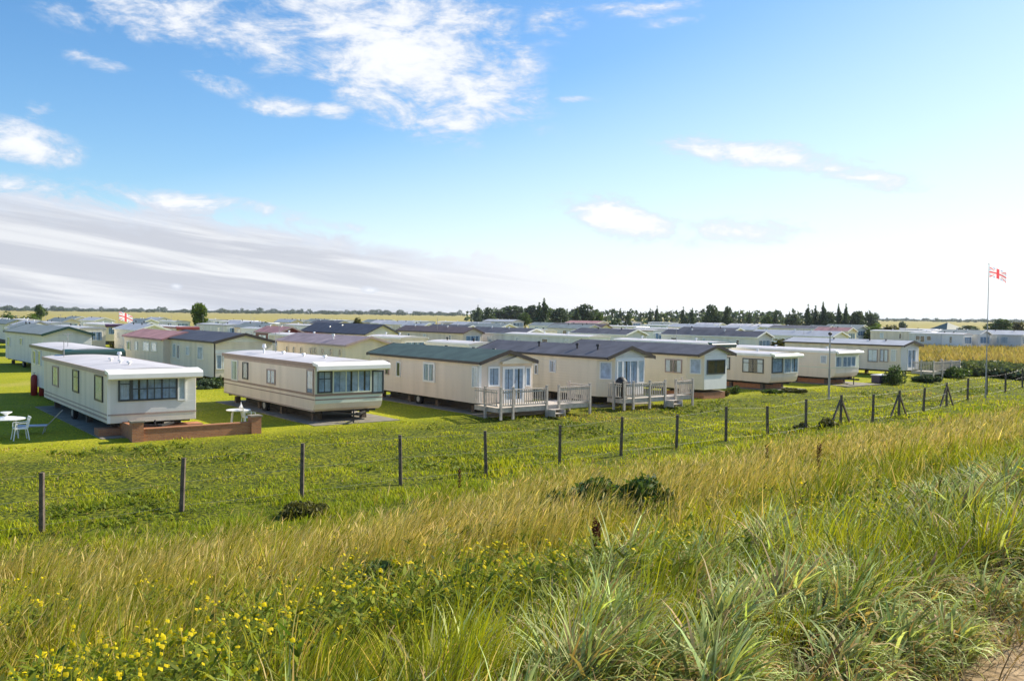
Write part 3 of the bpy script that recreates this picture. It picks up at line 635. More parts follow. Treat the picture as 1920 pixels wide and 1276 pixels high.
# barbecue on the veranda
o=empty('covered_barbecue',world(C4,.45,-1.45,.5),.4,'black covered barbecue standing on the veranda by the bay front','barbecue')
b=MB(); b.box((-.28,-.2,.0),(.28,.2,.02)); b.lathe([(.3,.02),(.28,.6),(.33,.72),(.3,.92),(.16,1.08),(.03,1.12)]); b.build('cover',M['black'],o,smooth=True)
b=MB(); b.bar((.3,0,.8),(.52,0,.82),.18,.03); b.build('side_shelf',M['black'],o)
# brick wall in front of first caravan
def brickwall():
    a=P(256,827,0); e=P(482,811,0); a=Vector((a.x,a.y,0)); e=Vector((e.x,e.y,0)); d=(e-a); L=d.length; ang=math.atan2(d.y,d.x)
    o=empty('garden_wall',a,ang,'low red brick terrace wall before the leftmost front caravan','garden wall')
    b=MB(); b.box((.2,-.11,-.1),(L-.3,.11,.42)); b.box((-.11,.2,-.1),(.11,2.2,.55)); b.build('wall',M['brick'],o)
    for x,h in((0,.7),(L-.1,.66)):
        p=MB(); p.box((x-.2,-.2,-.1),(x+.2,.2,h)); p.build('pier',M['brick'],o); p=MB(); p.box((x-.24,-.24,h),(x+.24,.24,h+.06)); p.build('coping',M['slab'],o)
    p=MB(); p.box((.2,-.14,.42),(L-.3,.14,.46)); p.build('coping',M['brick'],o)
    return a,e
brickwall()
b=MB(); b.box((-.3,.2,-.05),(C1.W+.3,.9,.3)); o=b.build('brick_step',M['brick']); o.location=world(C1,0,-.1); o.rotation_euler=(0,0,C1.ang); tag(o,'low brick plinth under the front of the leftmost front caravan','brick plinth')
# tables
def table(pos,rz,label,r=.5,h=.7):
    o=empty('garden_table',pos,rz,label,'garden table','white garden tables')
    b=MB(); b.lathe([(r-.03,h-.035),(r,h-.02),(r,h),(r-.02,h+.005)],n=22); b.build('tabletop',M['upvc'],o)
    for i in range(4):
        t=math.pi/4+i*math.pi/2; q=MB(); q.tube((math.cos(t)*r*.62,math.sin(t)*r*.62,h-.03),(math.cos(t)*r*.82,math.sin(t)*r*.82,0),.028,.02); q.build('leg',M['upvc'],o)
    return o
pt=P(447,799,0); table(pt,.2,'white plastic garden table behind the right end of the brick wall')
o=empty('garden_chair',P(466,800,0),2.2,'white plastic chair at the table behind the brick wall','garden chair')
def chair_parts(o,mt):
    b=MB(); b.box((-.22,-.22,.4),(.22,.22,.44)); b.build('seat',mt,o,.01); b=MB()
    for k in range(5): b.bar((-.2+k*.1,.22,.44),(-.2+k*.1,.3,.82),.05,.015)
    b.bar((-.23,.31,.82),(.23,.31,.82),.03,.06); b.build('backrest',mt,o)
    for sx in(-1,1):
        for sy in(-1,1): b=MB(); b.tube((sx*.2,sy*.2,.4),(sx*.24,sy*.26,0),.02); b.build('leg',mt,o)
        b=MB(); b.bar((sx*.24,-.2,.62),(sx*.24,.26,.64),.04,.02); b.bar((sx*.24,-.2,.4),(sx*.24,-.2,.62),.03); b.build('armrest',mt,o)
chair_parts(o,M['upvc'])
b=MB(); b.lathe([(.05,0),(.06,.1),(.04,.2),(.015,.22),(.015,.3)],n=10); o=b.build('bottle',M['upvc']); o.location=pt+Vector((.08,.1,.705)); tag(o,'small white bottle standing on the garden table behind the brick wall','bottle')
pt2=P(14,820,0); table(pt2,.5,'white plastic garden table in the shade at the left edge',.62,.72)
b=MB(); b.lathe([(.36,0),(.36,.03),(.06,.05),(.05,.12),(.2,.2),(.2,.22)],n=16); o=b.build('parasol_base',M['upvc']); o.location=pt2+Vector((-.1,.1,.725)); tag(o,'white tray lying on the garden table at the left edge','tray')
o=empty('garden_chair',P(38,824,0),-.9,'white plastic chair between the left garden table and the lounger','garden chair'); chair_parts(o,M['upvc'])
o=empty('sun_lounger',P(70,812,0),.35,'light metal sun lounger folded up at the head, on the shaded lawn at left','sun lounger')
b=MB(); b.bar((-.75,-.28,.3),(.35,-.28,.3),.03); b.bar((-.75,.28,.3),(.35,.28,.3),.03); b.bar((.35,-.28,.3),(.85,-.28,.85),.03); b.bar((.35,.28,.3),(.85,.28,.85),.03)
b.build('frame',M['metal'],o); b=MB(); b.bar((-.74,0,.31),(.35,0,.31),.5,.012); b.bar((.36,0,.32),(.84,0,.84),.5,.012,); b.build('sling',M['curtainlight'],o)
for x in(-.6,.3):
    for y in(-.28,.28): b=MB(); b.tube((x,y,.3),(x-.08,y,0),.016); b.build('leg',M['metal'],o)
# gas bottles
def gas(pos,mt,label,grp=None,s=1.0):
    o=empty('gas_bottle',pos,0,label,'gas bottle',grp)
    b=MB(); b.lathe([(.15*s,0),(.18*s,.04),(.18*s,.95*s),(.15*s,1.08*s),(.07*s,1.16*s)],n=18); b.build('cylinder',M[mt],o,smooth=True)
    b=MB(); b.tube((0,0,1.15*s),(0,0,1.28*s),.03*s); b.bar((-.08*s,0,1.26*s),(.08*s,0,1.26*s),.03*s); b.build('valve',M['metal'],o)
q=P(64,741,0); gas(q,'red','tall red gas bottle, the left one at the back of the leftmost front caravan','gas bottles',1.0)
gas(q+Vector((.55,-.2,0)),'red','tall red gas bottle, the right one at the back of the leftmost front caravan','gas bottles',1.0)
q=PD(188,112); gas(q,'orange','orange gas bottle, the left of two before the cream caravan with purple canopy','gas bottles',.95); gas(q+Vector((.45,0,0)),'orange','orange gas bottle, the right of two before the cream caravan with purple canopy','gas bottles',.85)
# storage box, slabs
o=empty('storage_box',P(1652,717,0),ANG,'dark blue storage box with pale lid ends between the last two front caravans','storage box')
b=MB(); b.box((-.75,-.35,.02),(.75,.35,.55)); b.build('box',M['navy'],o,.02); b=MB(); b.box((-.8,-.38,.55),(.8,.38,.62)); b.build('lid',M['curtainlight'],o,.01)
def slab(c,x0,x1,y0,y1,label):
    b=MB(); b.box((x0,y0,-.05),(x1,y1,.035)); o=b.build('concrete_base',M['slab'],None); o.location=c.p; o.rotation_euler=(0,0,c.ang); tag(o,label,'concrete base')
slab(C1,-.35,C1.W+.4,-.6,C1.L+.3,'concrete base under the leftmost front caravan')
slab(C2,-.35,C2.W+.5,-.75,C2.L+.3,'concrete base under the caravan with brown stripes')
slab(C3,-.35,C3.W+1.6,-1.0,C3.L+.3,'concrete base under the dark green roofed caravan')
slab(C4,-.35,C4.W+.4,-.6,C4.L,'concrete base under the caravan with the barbecue veranda')
slab(C6,-.3,C6.W+.3,-.5,C6.L,'concrete base under the bow-fronted caravan')
slab(C7,-.35,C7.W+1.0,-1.2,C7.L,'concrete base under the caravan behind the grey pole')
# ------------------------------------------------------------------ poles and flags
def flag(o,x,z,w,h,mt,amp=.06,rot=0,droop=.25,pat='union'):
    nx,nz_=24,14; V=[];Fc=[];mi=[]
    for j in range(nz_+1):
        for i in range(nx+1):
            a=i/nx; b_=j/nz_; yy=amp*math.sin(a*7+b_*1.5)*(.3+a); V.append((x+w*a*.96,yy,z-h*b_-droop*a*a*w*.6-droop*.3*w*a))
    for j in range(nz_):
        for i in range(nx):
            Fc.append((j*(nx+1)+i,j*(nx+1)+i+1,(j+1)*(nx+1)+i+1,(j+1)*(nx+1)+i)); a=(i+.5)/nx-.5; b_=(j+.5)/nz_-.5
            d=min(abs(a*h/w*1.7-b_),abs(a*h/w*1.7+b_)) if 0 else min(abs(a-b_),abs(a+b_))
            if abs(a)<.08 or abs(b_)<.1: m_=1
            elif abs(a)<.17 or abs(b_)<.22: m_=0
            elif d<.05: m_=1
            elif d<.17: m_=0
            else: m_=2
            mi.append(m_)
    me=bpy.data.meshes.new('flag'); me.from_pydata(V,[],Fc); 
    for k in('flagw','flagr','flagb'): me.materials.append(M[k])
    me.polygons.foreach_set('material_index',mi); me.polygons.foreach_set('use_smooth',[True]*len(Fc)); me.update()
    f=link('flag',me,None,o); f.rotation_euler=(0,0,rot); return f
pb=P(1848,740,0); Df=pb.y; hp=(740-496)/F*Df
o=empty('flagpole',pb,0,'tall slender flagpole flying a small red, white and blue flag at right','flagpole')
b=MB(); b.tube((0,0,-.2),(0,0,2.2),.05,.045,8); b.tube((0,0,2.2),(0,0,hp),.035,.015,8); b.lathe([(.01,hp),(.05,hp+.04),(.01,hp+.09)],n=8); b.build('pole',M['metal'],o)
flag(o,.03,hp-.15,1.0,.62,None,rot=-.5,droop=.45)
pb=P(1554,742,0); o=empty('lamp_post',pb,0,'thin grey pole standing on the lawn before the last flat-roofed caravan','pole')
h=(742-628)/F*pb.y; b=MB(); b.tube((0,0,-.2),(0,0,h*.45),.07,.065,10); b.tube((0,0,h*.45),(0,0,h),.045,.04,8); b.build('pole',M['metal'],o); b=MB(); b.lathe([(.05,h),(.12,h+.03),(.12,h+.14),(.03,h+.2)],n=12); b.build('lamp_head',M['dark'],o)
pb=PD(223,140); o=empty('flagpole',pb,0,'short pole with a little faded red and white flag behind the purple canopy','flagpole'); b=MB(); b.tube((0,0,0),(0,0,4.6),.05,.03); b.build('pole',M['metal'],o); flag(o,.03,4.55,2.4,1.3,None,rot=-.2,droop=.35)
# ------------------------------------------------------------------ fence
FP=[(78,880),(340,855),(566,835),(752,818),(913,806),(1050,793),(1165,782),(1269,773),(1362,764),(1441,757),(1512,749),(1577,742),(1637,736),(1686,731),(1732,724),(1776,716),(1815,709),(1851,702),(1886,697),(1918,692),(1948,688)]
ZT=1.05
fpts=[P(a,b,ZT) for a,b in FP]
d0=fpts[0]-fpts[1]; fpts=[fpts[0]+d0*2,fpts[0]+d0]+fpts
fo=empty('wire_fence',(fpts[2].x,fpts[2].y,0),0,'wire fence on weathered concrete posts crossing the rough grass below the lawn','fence')
org=fo.location
zs=[]
for i,p in enumerate(fpts):
    z=float(hgt(p.x,p.y)); top=ZT+random.uniform(-.09,.07); lx=random.uniform(-.07,.07); ly=random.uniform(-.07,.07)
    q=p-org; q.z=0
    b=MB(); w=.055
    b.add([(q.x-w,q.y-w,z-.3),(q.x+w,q.y-w,z-.3),(q.x+w,q.y+w,z-.3),(q.x-w,q.y+w,z-.3),(q.x-w*.85+lx,q.y-w*.85+ly,top),(q.x+w*.85+lx,q.y-w*.85+ly,top),(q.x+w*.85+lx,q.y+w*.85+ly,top),(q.x-w*.85+lx,q.y+w*.85+ly,top)],[(0,3,2,1),(4,5,6,7),(0,1,5,4),(1,2,6,5),(2,3,7,6),(3,0,4,7)])
    po=b.build('post',M['concrete'],fo,.008)
    zs.append((q.x,q.y,z,top))
    if i in (13,15,17):
        for sg in(-1,1):
            b=MB(); d=Vector((SD.x,SD.y,0))*sg; b.bar((q.x+d.x*.06,q.y+d.y*.06,top-.25),(q.x+d.x*.95,q.y+d.y*.95,z-.1),.075); b.build('brace',M['concrete'],po)
wb=MB()
for i in range(len(zs)-1):
    a,c_=zs[i],zs[i+1]
    for k in (.12,.55,.95):
        h0=a[2]+(a[3]-a[2])*k; h1=c_[2]+(c_[3]-c_[2])*k; mid=((a[0]+c_[0])/2,(a[1]+c_[1])/2,(h0+h1)/2-.02)
        wb.tube((a[0],a[1],h0),mid,.002,n=3); wb.tube(mid,(c_[0],c_[1],h1),.002,n=3)
wb.build('wire',M['metal'],fo)
# ------------------------------------------------------------------ trees and shrubs
def leafcloud(centres,radii,n,size,seed,flat=.0,shell=.55):
    g=np.random.default_rng(seed); C=np.array(centres); Rr=np.array(radii); k=len(C)
    vol=(Rr[:,0]*Rr[:,1]*Rr[:,2])**(2/3); idx=g.choice(k,n,p=vol/vol.sum())
    d=g.normal(size=(n,3)); d/=np.linalg.norm(d,axis=1)[:,None]; r=(shell+(1-shell)*g.random(n)**.5); r*=1+.12*g.normal(size=n)
    p=C[idx]+d*Rr[idx]*r[:,None]
    a=g.normal(size=(n,3)); a/=np.linalg.norm(a,axis=1)[:,None]; b=np.cross(a,g.normal(size=(n,3))); b/=np.linalg.norm(b,axis=1)[:,None]
    s=size*(.5+g.random(n))[:,None]
    V=np.stack([p-a*s,p+b*s*.55,p+a*s,p-b*s*.55],1).reshape(-1,3); T=np.arange(4*n).reshape(n,4); return V,T
def treeproto(name,kind,H,Wd,seed,mt,label,cat,n=1500,size=.28):
    g=random.Random(seed); cs=[];rs=[]
    o=empty(name,(0,0,0),0,label,cat)
    if kind=='conifer':
        for i in range(11):
            t=i/10; z=H*(.1+.86*t); r=Wd/2*(1-t)**.8+.12; 
            for k in range(2): a=g.uniform(0,6.28); cs.append((math.cos(a)*r*.35,math.sin(a)*r*.35,z+g.uniform(-.2,.2))); rs.append((r*.75,r*.75,H*.07))
    elif kind=='round':
        for i in range(16):
            a=g.uniform(0,6.28); z=g.uniform(.3,.9); rr=Wd/2*math.sin(min(1,(1.02-z)*1.9)*1.57)*g.uniform(.2,.72); cs.append((math.cos(a)*rr,math.sin(a)*rr,H*z)); q=Wd*g.uniform(.14,.27); rs.append((q,q,q*g.uniform(.8,1.2)))
    else: # bush
        for i in range(12):
            a=g.uniform(0,6.28); rr=Wd/2*g.uniform(0,.8); z=H*g.uniform(.15,.62)*(1-.4*rr/(Wd/2)); cs.append((math.cos(a)*rr,math.sin(a)*rr,z)); q=Wd*g.uniform(.12,.22); rs.append((q,q,H*g.uniform(.2,.34)))
    V,T=leafcloud(cs,rs,n,size,seed); V[:,2]=np.maximum(V[:,2],.02); arrmesh('crown',V,T,None,M[mt],o)
    b=MB(); r=max(.04,H*.022); top=H*(.9 if kind=='conifer' else .55); b.tube((0,0,-.2),(g.uniform(-.1,.1),g.uniform(-.1,.1),top),r*1.5,r*.5,8)
    for i in range(5): z=top*g.uniform(.35,.9); c_=cs[g.randrange(len(cs))]; b.tube((0,0,z),(c_[0]*.8,c_[1]*.8,max(c_[2],z)),r*.6,r*.2,6)
    b.build('trunk',M['bark'],o); return o
def dup(root,loc,rz,sc,label,group=None):
    r=root.copy(); COL.objects.link(r); r.location=loc; r.rotation_euler=(0,0,rz); r.scale=sc; r['label']=label
    if group: r['group']=group
    for ch in list(root.children):
        c=ch.copy(); COL.objects.link(c); c.parent=r
    return r
PROTO={}
def tree(kind,px,ytop,D,wpx,label,cat='tree',mt=None,group=None):
    """kind: proto key; top pixel row; depth; width in px"""
    key=(kind,mt)
    hz_=589+(px-960)*.0115; H=HC+(hz_-ytop)/F*D; W=wpx/F*D*(1.45 if kind=='conifer' else 1.1); loc=PD(px,D)
    if key not in PROTO:
        n={'conifer':1600,'round':2200,'bush':1100}[kind]
        nm={'conifer':'conifer_tree','round':'leafy_tree','bush':'shrub'}[kind]
        o=treeproto(nm,kind,6,4 if kind!='conifer' else 2.8,hash_(kind+str(mt)),mt,label,cat,n,.24 if kind!='bush' else .3)
        PROTO[key]=o; o.location=loc; o.scale=(W/(4 if kind!='conifer' else 2.8),W/(4 if kind!='conifer' else 2.8),H/6)
        if group: o['group']=group
        o['label']=label; return o
    o=PROTO[key]; b0=4 if kind!='conifer' else 2.8
    r=dup(o,loc,random.uniform(0,6.28),(W/b0,W/b0,H/6),label,group); r['category']=cat; return r
def hash_(s): return sum(ord(ch)*(i+3) for i,ch in enumerate(s))%9999
TG='trees along the horizon'
tree('round',376,563,170,32,'lone round bright green tree standing above the distant caravans',mt='leafbright')
TR=[('round',75,570,300,22,'dark green tree at far left beside the yellow-green bush','leafmid'),
('bush',55,583,200,55,'yellow-green bush between the pale caravans at far left','leafbright'),
('bush',12,578,240,45,'dense green bush at the left edge of the horizon','leafmid'),
('conifer',896,573,420,12,'short conifer left of the long dark plantation','leafdark'),
('round',915,576,330,22,'dark bushy tree at the left foot of the plantation','leafdark'),
('round',960,573,420,70,'broad dark tree in the plantation behind the white caravans','leafdark'),
('round',985,585,300,26,'mid green bushy tree before the plantation','leafmid'),
('round',1000,572,420,45,'dark tree at the right end of the plantation','leafdark'),
('conifer',1020,562,260,24,'tallest dark conifer left of the pale mast','leafdark'),
('conifer',1011,570,262,20,'dark conifer touching the left of the tallest one','leafdark'),
('round',1048,577,300,34,'rounded dark tree right of the tallest conifer','leafdark'),
('round',1095,570,270,42,'leafy dark tree in the middle of the horizon','leafdark'),
('conifer',1082,577,262,18,'dark conifer against the leafy middle tree','leafdark'),
('round',1118,579,280,24,'mid green tree right of the leafy middle tree','leafmid'),
('bush',1155,584,210,40,'dark low bush before the pink roof','leafdark'),
('round',1178,588,240,16,'small dark tree right of the dark low bush','leafdark'),
('conifer',1219,580,300,9,'slim conifer, left of a pair with pointed tops','leafdark'),
('conifer',1232,575,300,12,'slim taller conifer, right of a pair with pointed tops','leafdark'),
('conifer',1281,577,300,14,'pointed conifer left of the two leafy trees','leafdark'),
('conifer',1298,580,300,12,'smaller pointed conifer close left of the two leafy trees','leafdark'),
('round',1334,571,240,36,'broader of the two leafy trees at right of centre','leafdark'),
('round',1364,574,240,20,'narrower of the two leafy trees at right of centre','leafdark'),
('conifer',1405,584,320,12,'small conifer right of the two leafy trees','leafdark'),
('bush',1422,601,190,22,'small dark round bush before the distant roofs','leafdark'),
('round',1440,590,300,22,'low mid green tree right of the small dark bush','leafmid'),
('conifer',1455,584,300,12,'lone pointed conifer left of the tall conifer clump','leafdark'),
('round',1487,588,330,34,'rounded dark tree left of the tall conifer clump','leafdark'),
('conifer',1515,573,260,16,'first tall conifer of the clump at right','leafdark'),
('conifer',1529,576,262,16,'shorter conifer in the left of the clump','leafdark'),
('conifer',1543,569,260,18,'tallest conifer of the clump at right','leafdark'),
('round',1555,584,258,30,'leafy tree among the conifer clump','leafdark'),
('conifer',1572,573,262,15,'conifer right of centre in the clump','leafdark'),
('conifer',1586,573,260,15,'last tall conifer of the clump','leafdark'),
('round',1608,583,262,34,'round dark tree ending the conifer clump','leafdark'),
('round',1632,588,280,36,'low dark tree above the green thicket','leafdark'),
('bush',1640,600,175,50,'green thicket behind the last caravan roof','leafbright'),
('bush',1675,601,170,62,'olive green thicket right of the last caravan roof','leafolive'),
('bush',1612,607,180,30,'olive bush beside the maroon roof','leafolive'),
('bush',1692,597,400,18,'small dark copse on the far skyline at right','leafdark'),
('round',1875,597,240,46,'dark green tree right of the flagpole','leafmid'),
('round',1908,603,250,34,'brownish low tree at the right edge','leafolive'),
('bush',1815,603,260,60,'dark bushes left of the flagpole on the skyline','leafdark'),
('bush',1520,626,92,36,'golden olive bush behind the flat-roofed pair','leafolive'),
('bush',1460,625,96,70,'golden bush spreading beside the long grey roof','leafolive'),
('bush',672,588,200,34,'golden hedge bush behind the large navy roof','leafolive'),
('bush',564,592,200,12,'small dark round bush in the distant rows left of the navy roof','leafmid'),
('bush',815,600,190,12,'small dark round bush before the grey caravan','leafdark'),
('bush',598,592,230,22,'olive bush right of the small round bush','leafolive'),
]
for t in TR: tree(t[0],t[1],t[2],t[3],t[4],t[5],'tree' if t[0]!='bush' else 'bush',t[6],TG)
# near shrubs (bush proto scaled)
def shrub(px,py,w,h,label,mt,z=None,group='shrubs on the site',D=None,kind='bush'):
    if D is None: 
        p=P(px,py,0)
        for _ in range(8): p=P(px,py,float(hgt(p.x,p.y)))
    else: p=PD(px,D); p.z=float(hgt(p.x,p.y))
    seed=hash_(label); o=treeproto('shrub','bush',h,w,seed,mt,label,'shrub',int(1500+900*w),.035+.016*w)
    o.location=p; o['group']=group; return o
shrub(1678,720,1.6,1.75,'leafy garden shrub in front of the last front-row caravan','leafmid')
shrub(1735,716,2.4,.7,'low dark bush under the right end veranda','leafdark')
shrub(1378,738,.9,.7,'small dark shrub by the brick base','leafmid'); shrub(1362,742,.6,.4,'low shrub touching the brick base','leafolive')
shrub(1490,735,1.8,.35,'low brownish plants in front of the bow-fronted caravan','leafolive'); shrub(1450,737,1.4,.3,'low green plants along the bow-fronted caravan','leafmid')
shrub(393,727,2.2,.75,'dark shrub between the two left front-row caravans','leafdark'); shrub(409,722,1.0,.8,'light green shrub left of the caravan with brown stripes','leafmid')
shrub(150,640,3.5,1.6,'dark bush before the cream caravan with purple canopy','leafdark',D=118); shrub(232,0,3,1.8,'dark olive bush right of the orange gas bottles','leafolive',D=112)
shrub(1552,802,1.1,.6,'dark scrubby bush by the braced fence post','leafolive'); shrub(1505,806,.8,.4,'small brown scrub by the fence','leafolive')
for px,D,w,h,lab,mt in((1765,80,10,1.25,'grey-green bramble bank right of the last veranda','leafgrey'),(1815,82,10,1.25,'grey-green bramble bank before the dry field','leafgrey'),(1862,80,9,1.25,'grey-green bramble bank right of the flagpole','leafgrey'),(1910,78,9,1.25,'grey-green bramble bank at the right edge','leafgrey'),(1783,76,4,1.25,'dark leafy bush at the end of the veranda','leafmid')):
    o=shrub(px,0,w,h,lab,mt,D=D,group='bramble bank by the dry field')
# distant hedge line, one mass
def hedge():
    g=np.random.default_rng(5); Vs=[];Ts=[];n0=0
    cs=[];rs=[]
    px=-300
    while px<2300:
        D=g.uniform(1700,2500) if px<870 else (g.uniform(1500,2200) if px>1640 else g.uniform(430,600)); r=D*g.uniform(.0018,.0048); 
        if px<870: h=D*(g.uniform(-.0004,.0016) if g.random()<.7 else g.uniform(.0015,.0042))
        elif px<1650: h=D*g.uniform(.0035,.008)
        else: h=D*g.uniform(-.001,.001)
        q=PD(px,D); H=max(1.5,HC+h); cs.append((q.x,q.y,H*.5)); rs.append((r,r,H*.5)); px+=g.uniform(3,8)
    V,T=leafcloud(cs,rs,60000,1.3,9); V[:,2]=np.maximum(V[:,2],0)
    o=arrmesh('distant_hedgerow',V,T,None,M['leafdark']); tag(o,'far dark hedgerows and woods along the flat horizon','hedgerow',kind='stuff')
hedge()
# tan scrub ridges in golden field & dry reed field at right
# ------------------------------------------------------------------ grasses
def blades(n,pos,h,w,lean,az,curl,col,segs=4,tipcol=None,name='x'):
    """vectorised curved blades; returns V,T,C"""
    k=segs; t=np.linspace(0,1,k+1)
    dx=np.cos(az); dy=np.sin(az)
    px_=-np.sin(az+rng.normal(0,.9,n)); py_=np.cos(az+rng.normal(0,.9,n))
    V=np.zeros((n,2*k+1,3),np.float32)
    ang0=lean; 
    x=np.zeros(n); z=np.zeros(n)
    cx=[x.copy()]; cz=[z.copy()]
    for i in range(k):
        a=ang0+curl*((i+.5)/k)**1.5; x=x+np.sin(a)*h/k; z=z+np.cos(a)*h/k; cx.append(x.copy()); cz.append(z.copy())
    for i in range(k):
        ww=w*(.55+.9*t[i]*(1-t[i])*2)*(1 if i<k-1 else .6)*.5
        for sgn,j in((-1,0),(1,1)):
            V[:,2*i+j,0]=pos[:,0]+dx*cx[i]+px_*ww*sgn; V[:,2*i+j,1]=pos[:,1]+dy*cx[i]+py_*ww*sgn; V[:,2*i+j,2]=pos[:,2]+cz[i]
    V[:,2*k,0]=pos[:,0]+dx*cx[k]; V[:,2*k,1]=pos[:,1]+dy*cx[k]; V[:,2*k,2]=pos[:,2]+cz[k]
    tr=[]
    for i in range(k-1): a=2*i; tr+=[(a,a+1,a+3),(a,a+3,a+2)]
    tr.append((2*k-2,2*k-1,2*k)); tr=np.array(tr)
    T=(np.arange(n)[:,None,None]*(2*k+1)+tr[None]).reshape(-1,3)
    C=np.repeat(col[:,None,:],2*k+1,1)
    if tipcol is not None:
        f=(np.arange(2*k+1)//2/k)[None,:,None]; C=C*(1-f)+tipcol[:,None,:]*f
    return V.reshape(-1,3),T,C.reshape(-1,3)
def cat(parts):
    V=[];T=[];C=[];n=0
    for v,t,c in parts: V.append(v);T.append(t+n);C.append(c);n+=len(v)
    return np.concatenate(V),np.concatenate(T),np.concatenate(C)
def scatter(n,s0,s1,Dmin,Dmax,pw=1.3,azm=R(39),clump=None):
    """points with density falling with distance from the camera, limited to bank strip s0..s1"""
    out=[];tot=0
    while tot<n:
        m_=n*4; u=rng.random(m_); e=2-pw
        D=(Dmin**e+u*(Dmax**e-Dmin**e))**(1/e); a=rng.uniform(-azm,azm,m_); x=D*np.sin(a); y=D*np.cos(a); s=sof(x,y)
        k=(s>s0)&(s<s1); x=x[k];y=y[k]
        if clump is not None: c=clump(x,y)>rng.random(len(x)); x=x[c];y=y[c]
        out.append(np.stack([x,y],1)); tot+=len(x)
    p=np.concatenate(out)[:n]; z=hgt(p[:,0],p[:,1]); return np.column_stack([p,z-.02])
def cells(x,y,c,seed=0):
    gx=np.floor(x/c); gy=np.floor(y/c); bd=np.full(len(x),9.); bx=np.zeros(len(x)); by=np.zeros(len(x)); br=np.zeros(len(x))
    for i in(-1,0,1):
        for j in(-1,0,1):
            a=gx+i; b=gy+j; h1=np.abs(np.sin(a*127.1+b*311.7+seed)*43758.5453)%1; h2=np.abs(np.sin(a*269.5+b*183.3+seed)*24634.6345)%1; h3=np.abs(np.sin(a*41.3+b*97.7+seed)*13758.77)%1
            dx=x-(a+h1)*c; dy=y-(b+h2)*c; d=np.hypot(dx,dy)/c; m=d<bd; bd[m]=d[m]; bx[m]=dx[m]; by[m]=dy[m]; br[m]=h3[m]
    return bd,np.arctan2(by,bx),br
def colmix(a,b,f,jit=.18):
    a=np.array(a);b=np.array(b); f=np.clip(f,0,1)[:,None]; c=a*(1-f)+b*f; return np.clip(c*(1+rng.normal(0,jit,(len(f),1)))*(1+rng.normal(0,.05,(len(f),3))),.004,1)
GREEN=(.18,.21,.012); LIME=(.42,.42,.02); OLIVE=(.30,.24,.022); STRAW=(.80,.62,.28); GOLD=(.64,.49,.17); DK=(.10,.14,.012); SILV=(.20,.24,.13); BROWN=(.16,.09,.04)
WAZ=math.atan2(.35,1.0)   # wind bends grass to the right
def dist(p): return np.hypot(p[:,0],p[:,1])
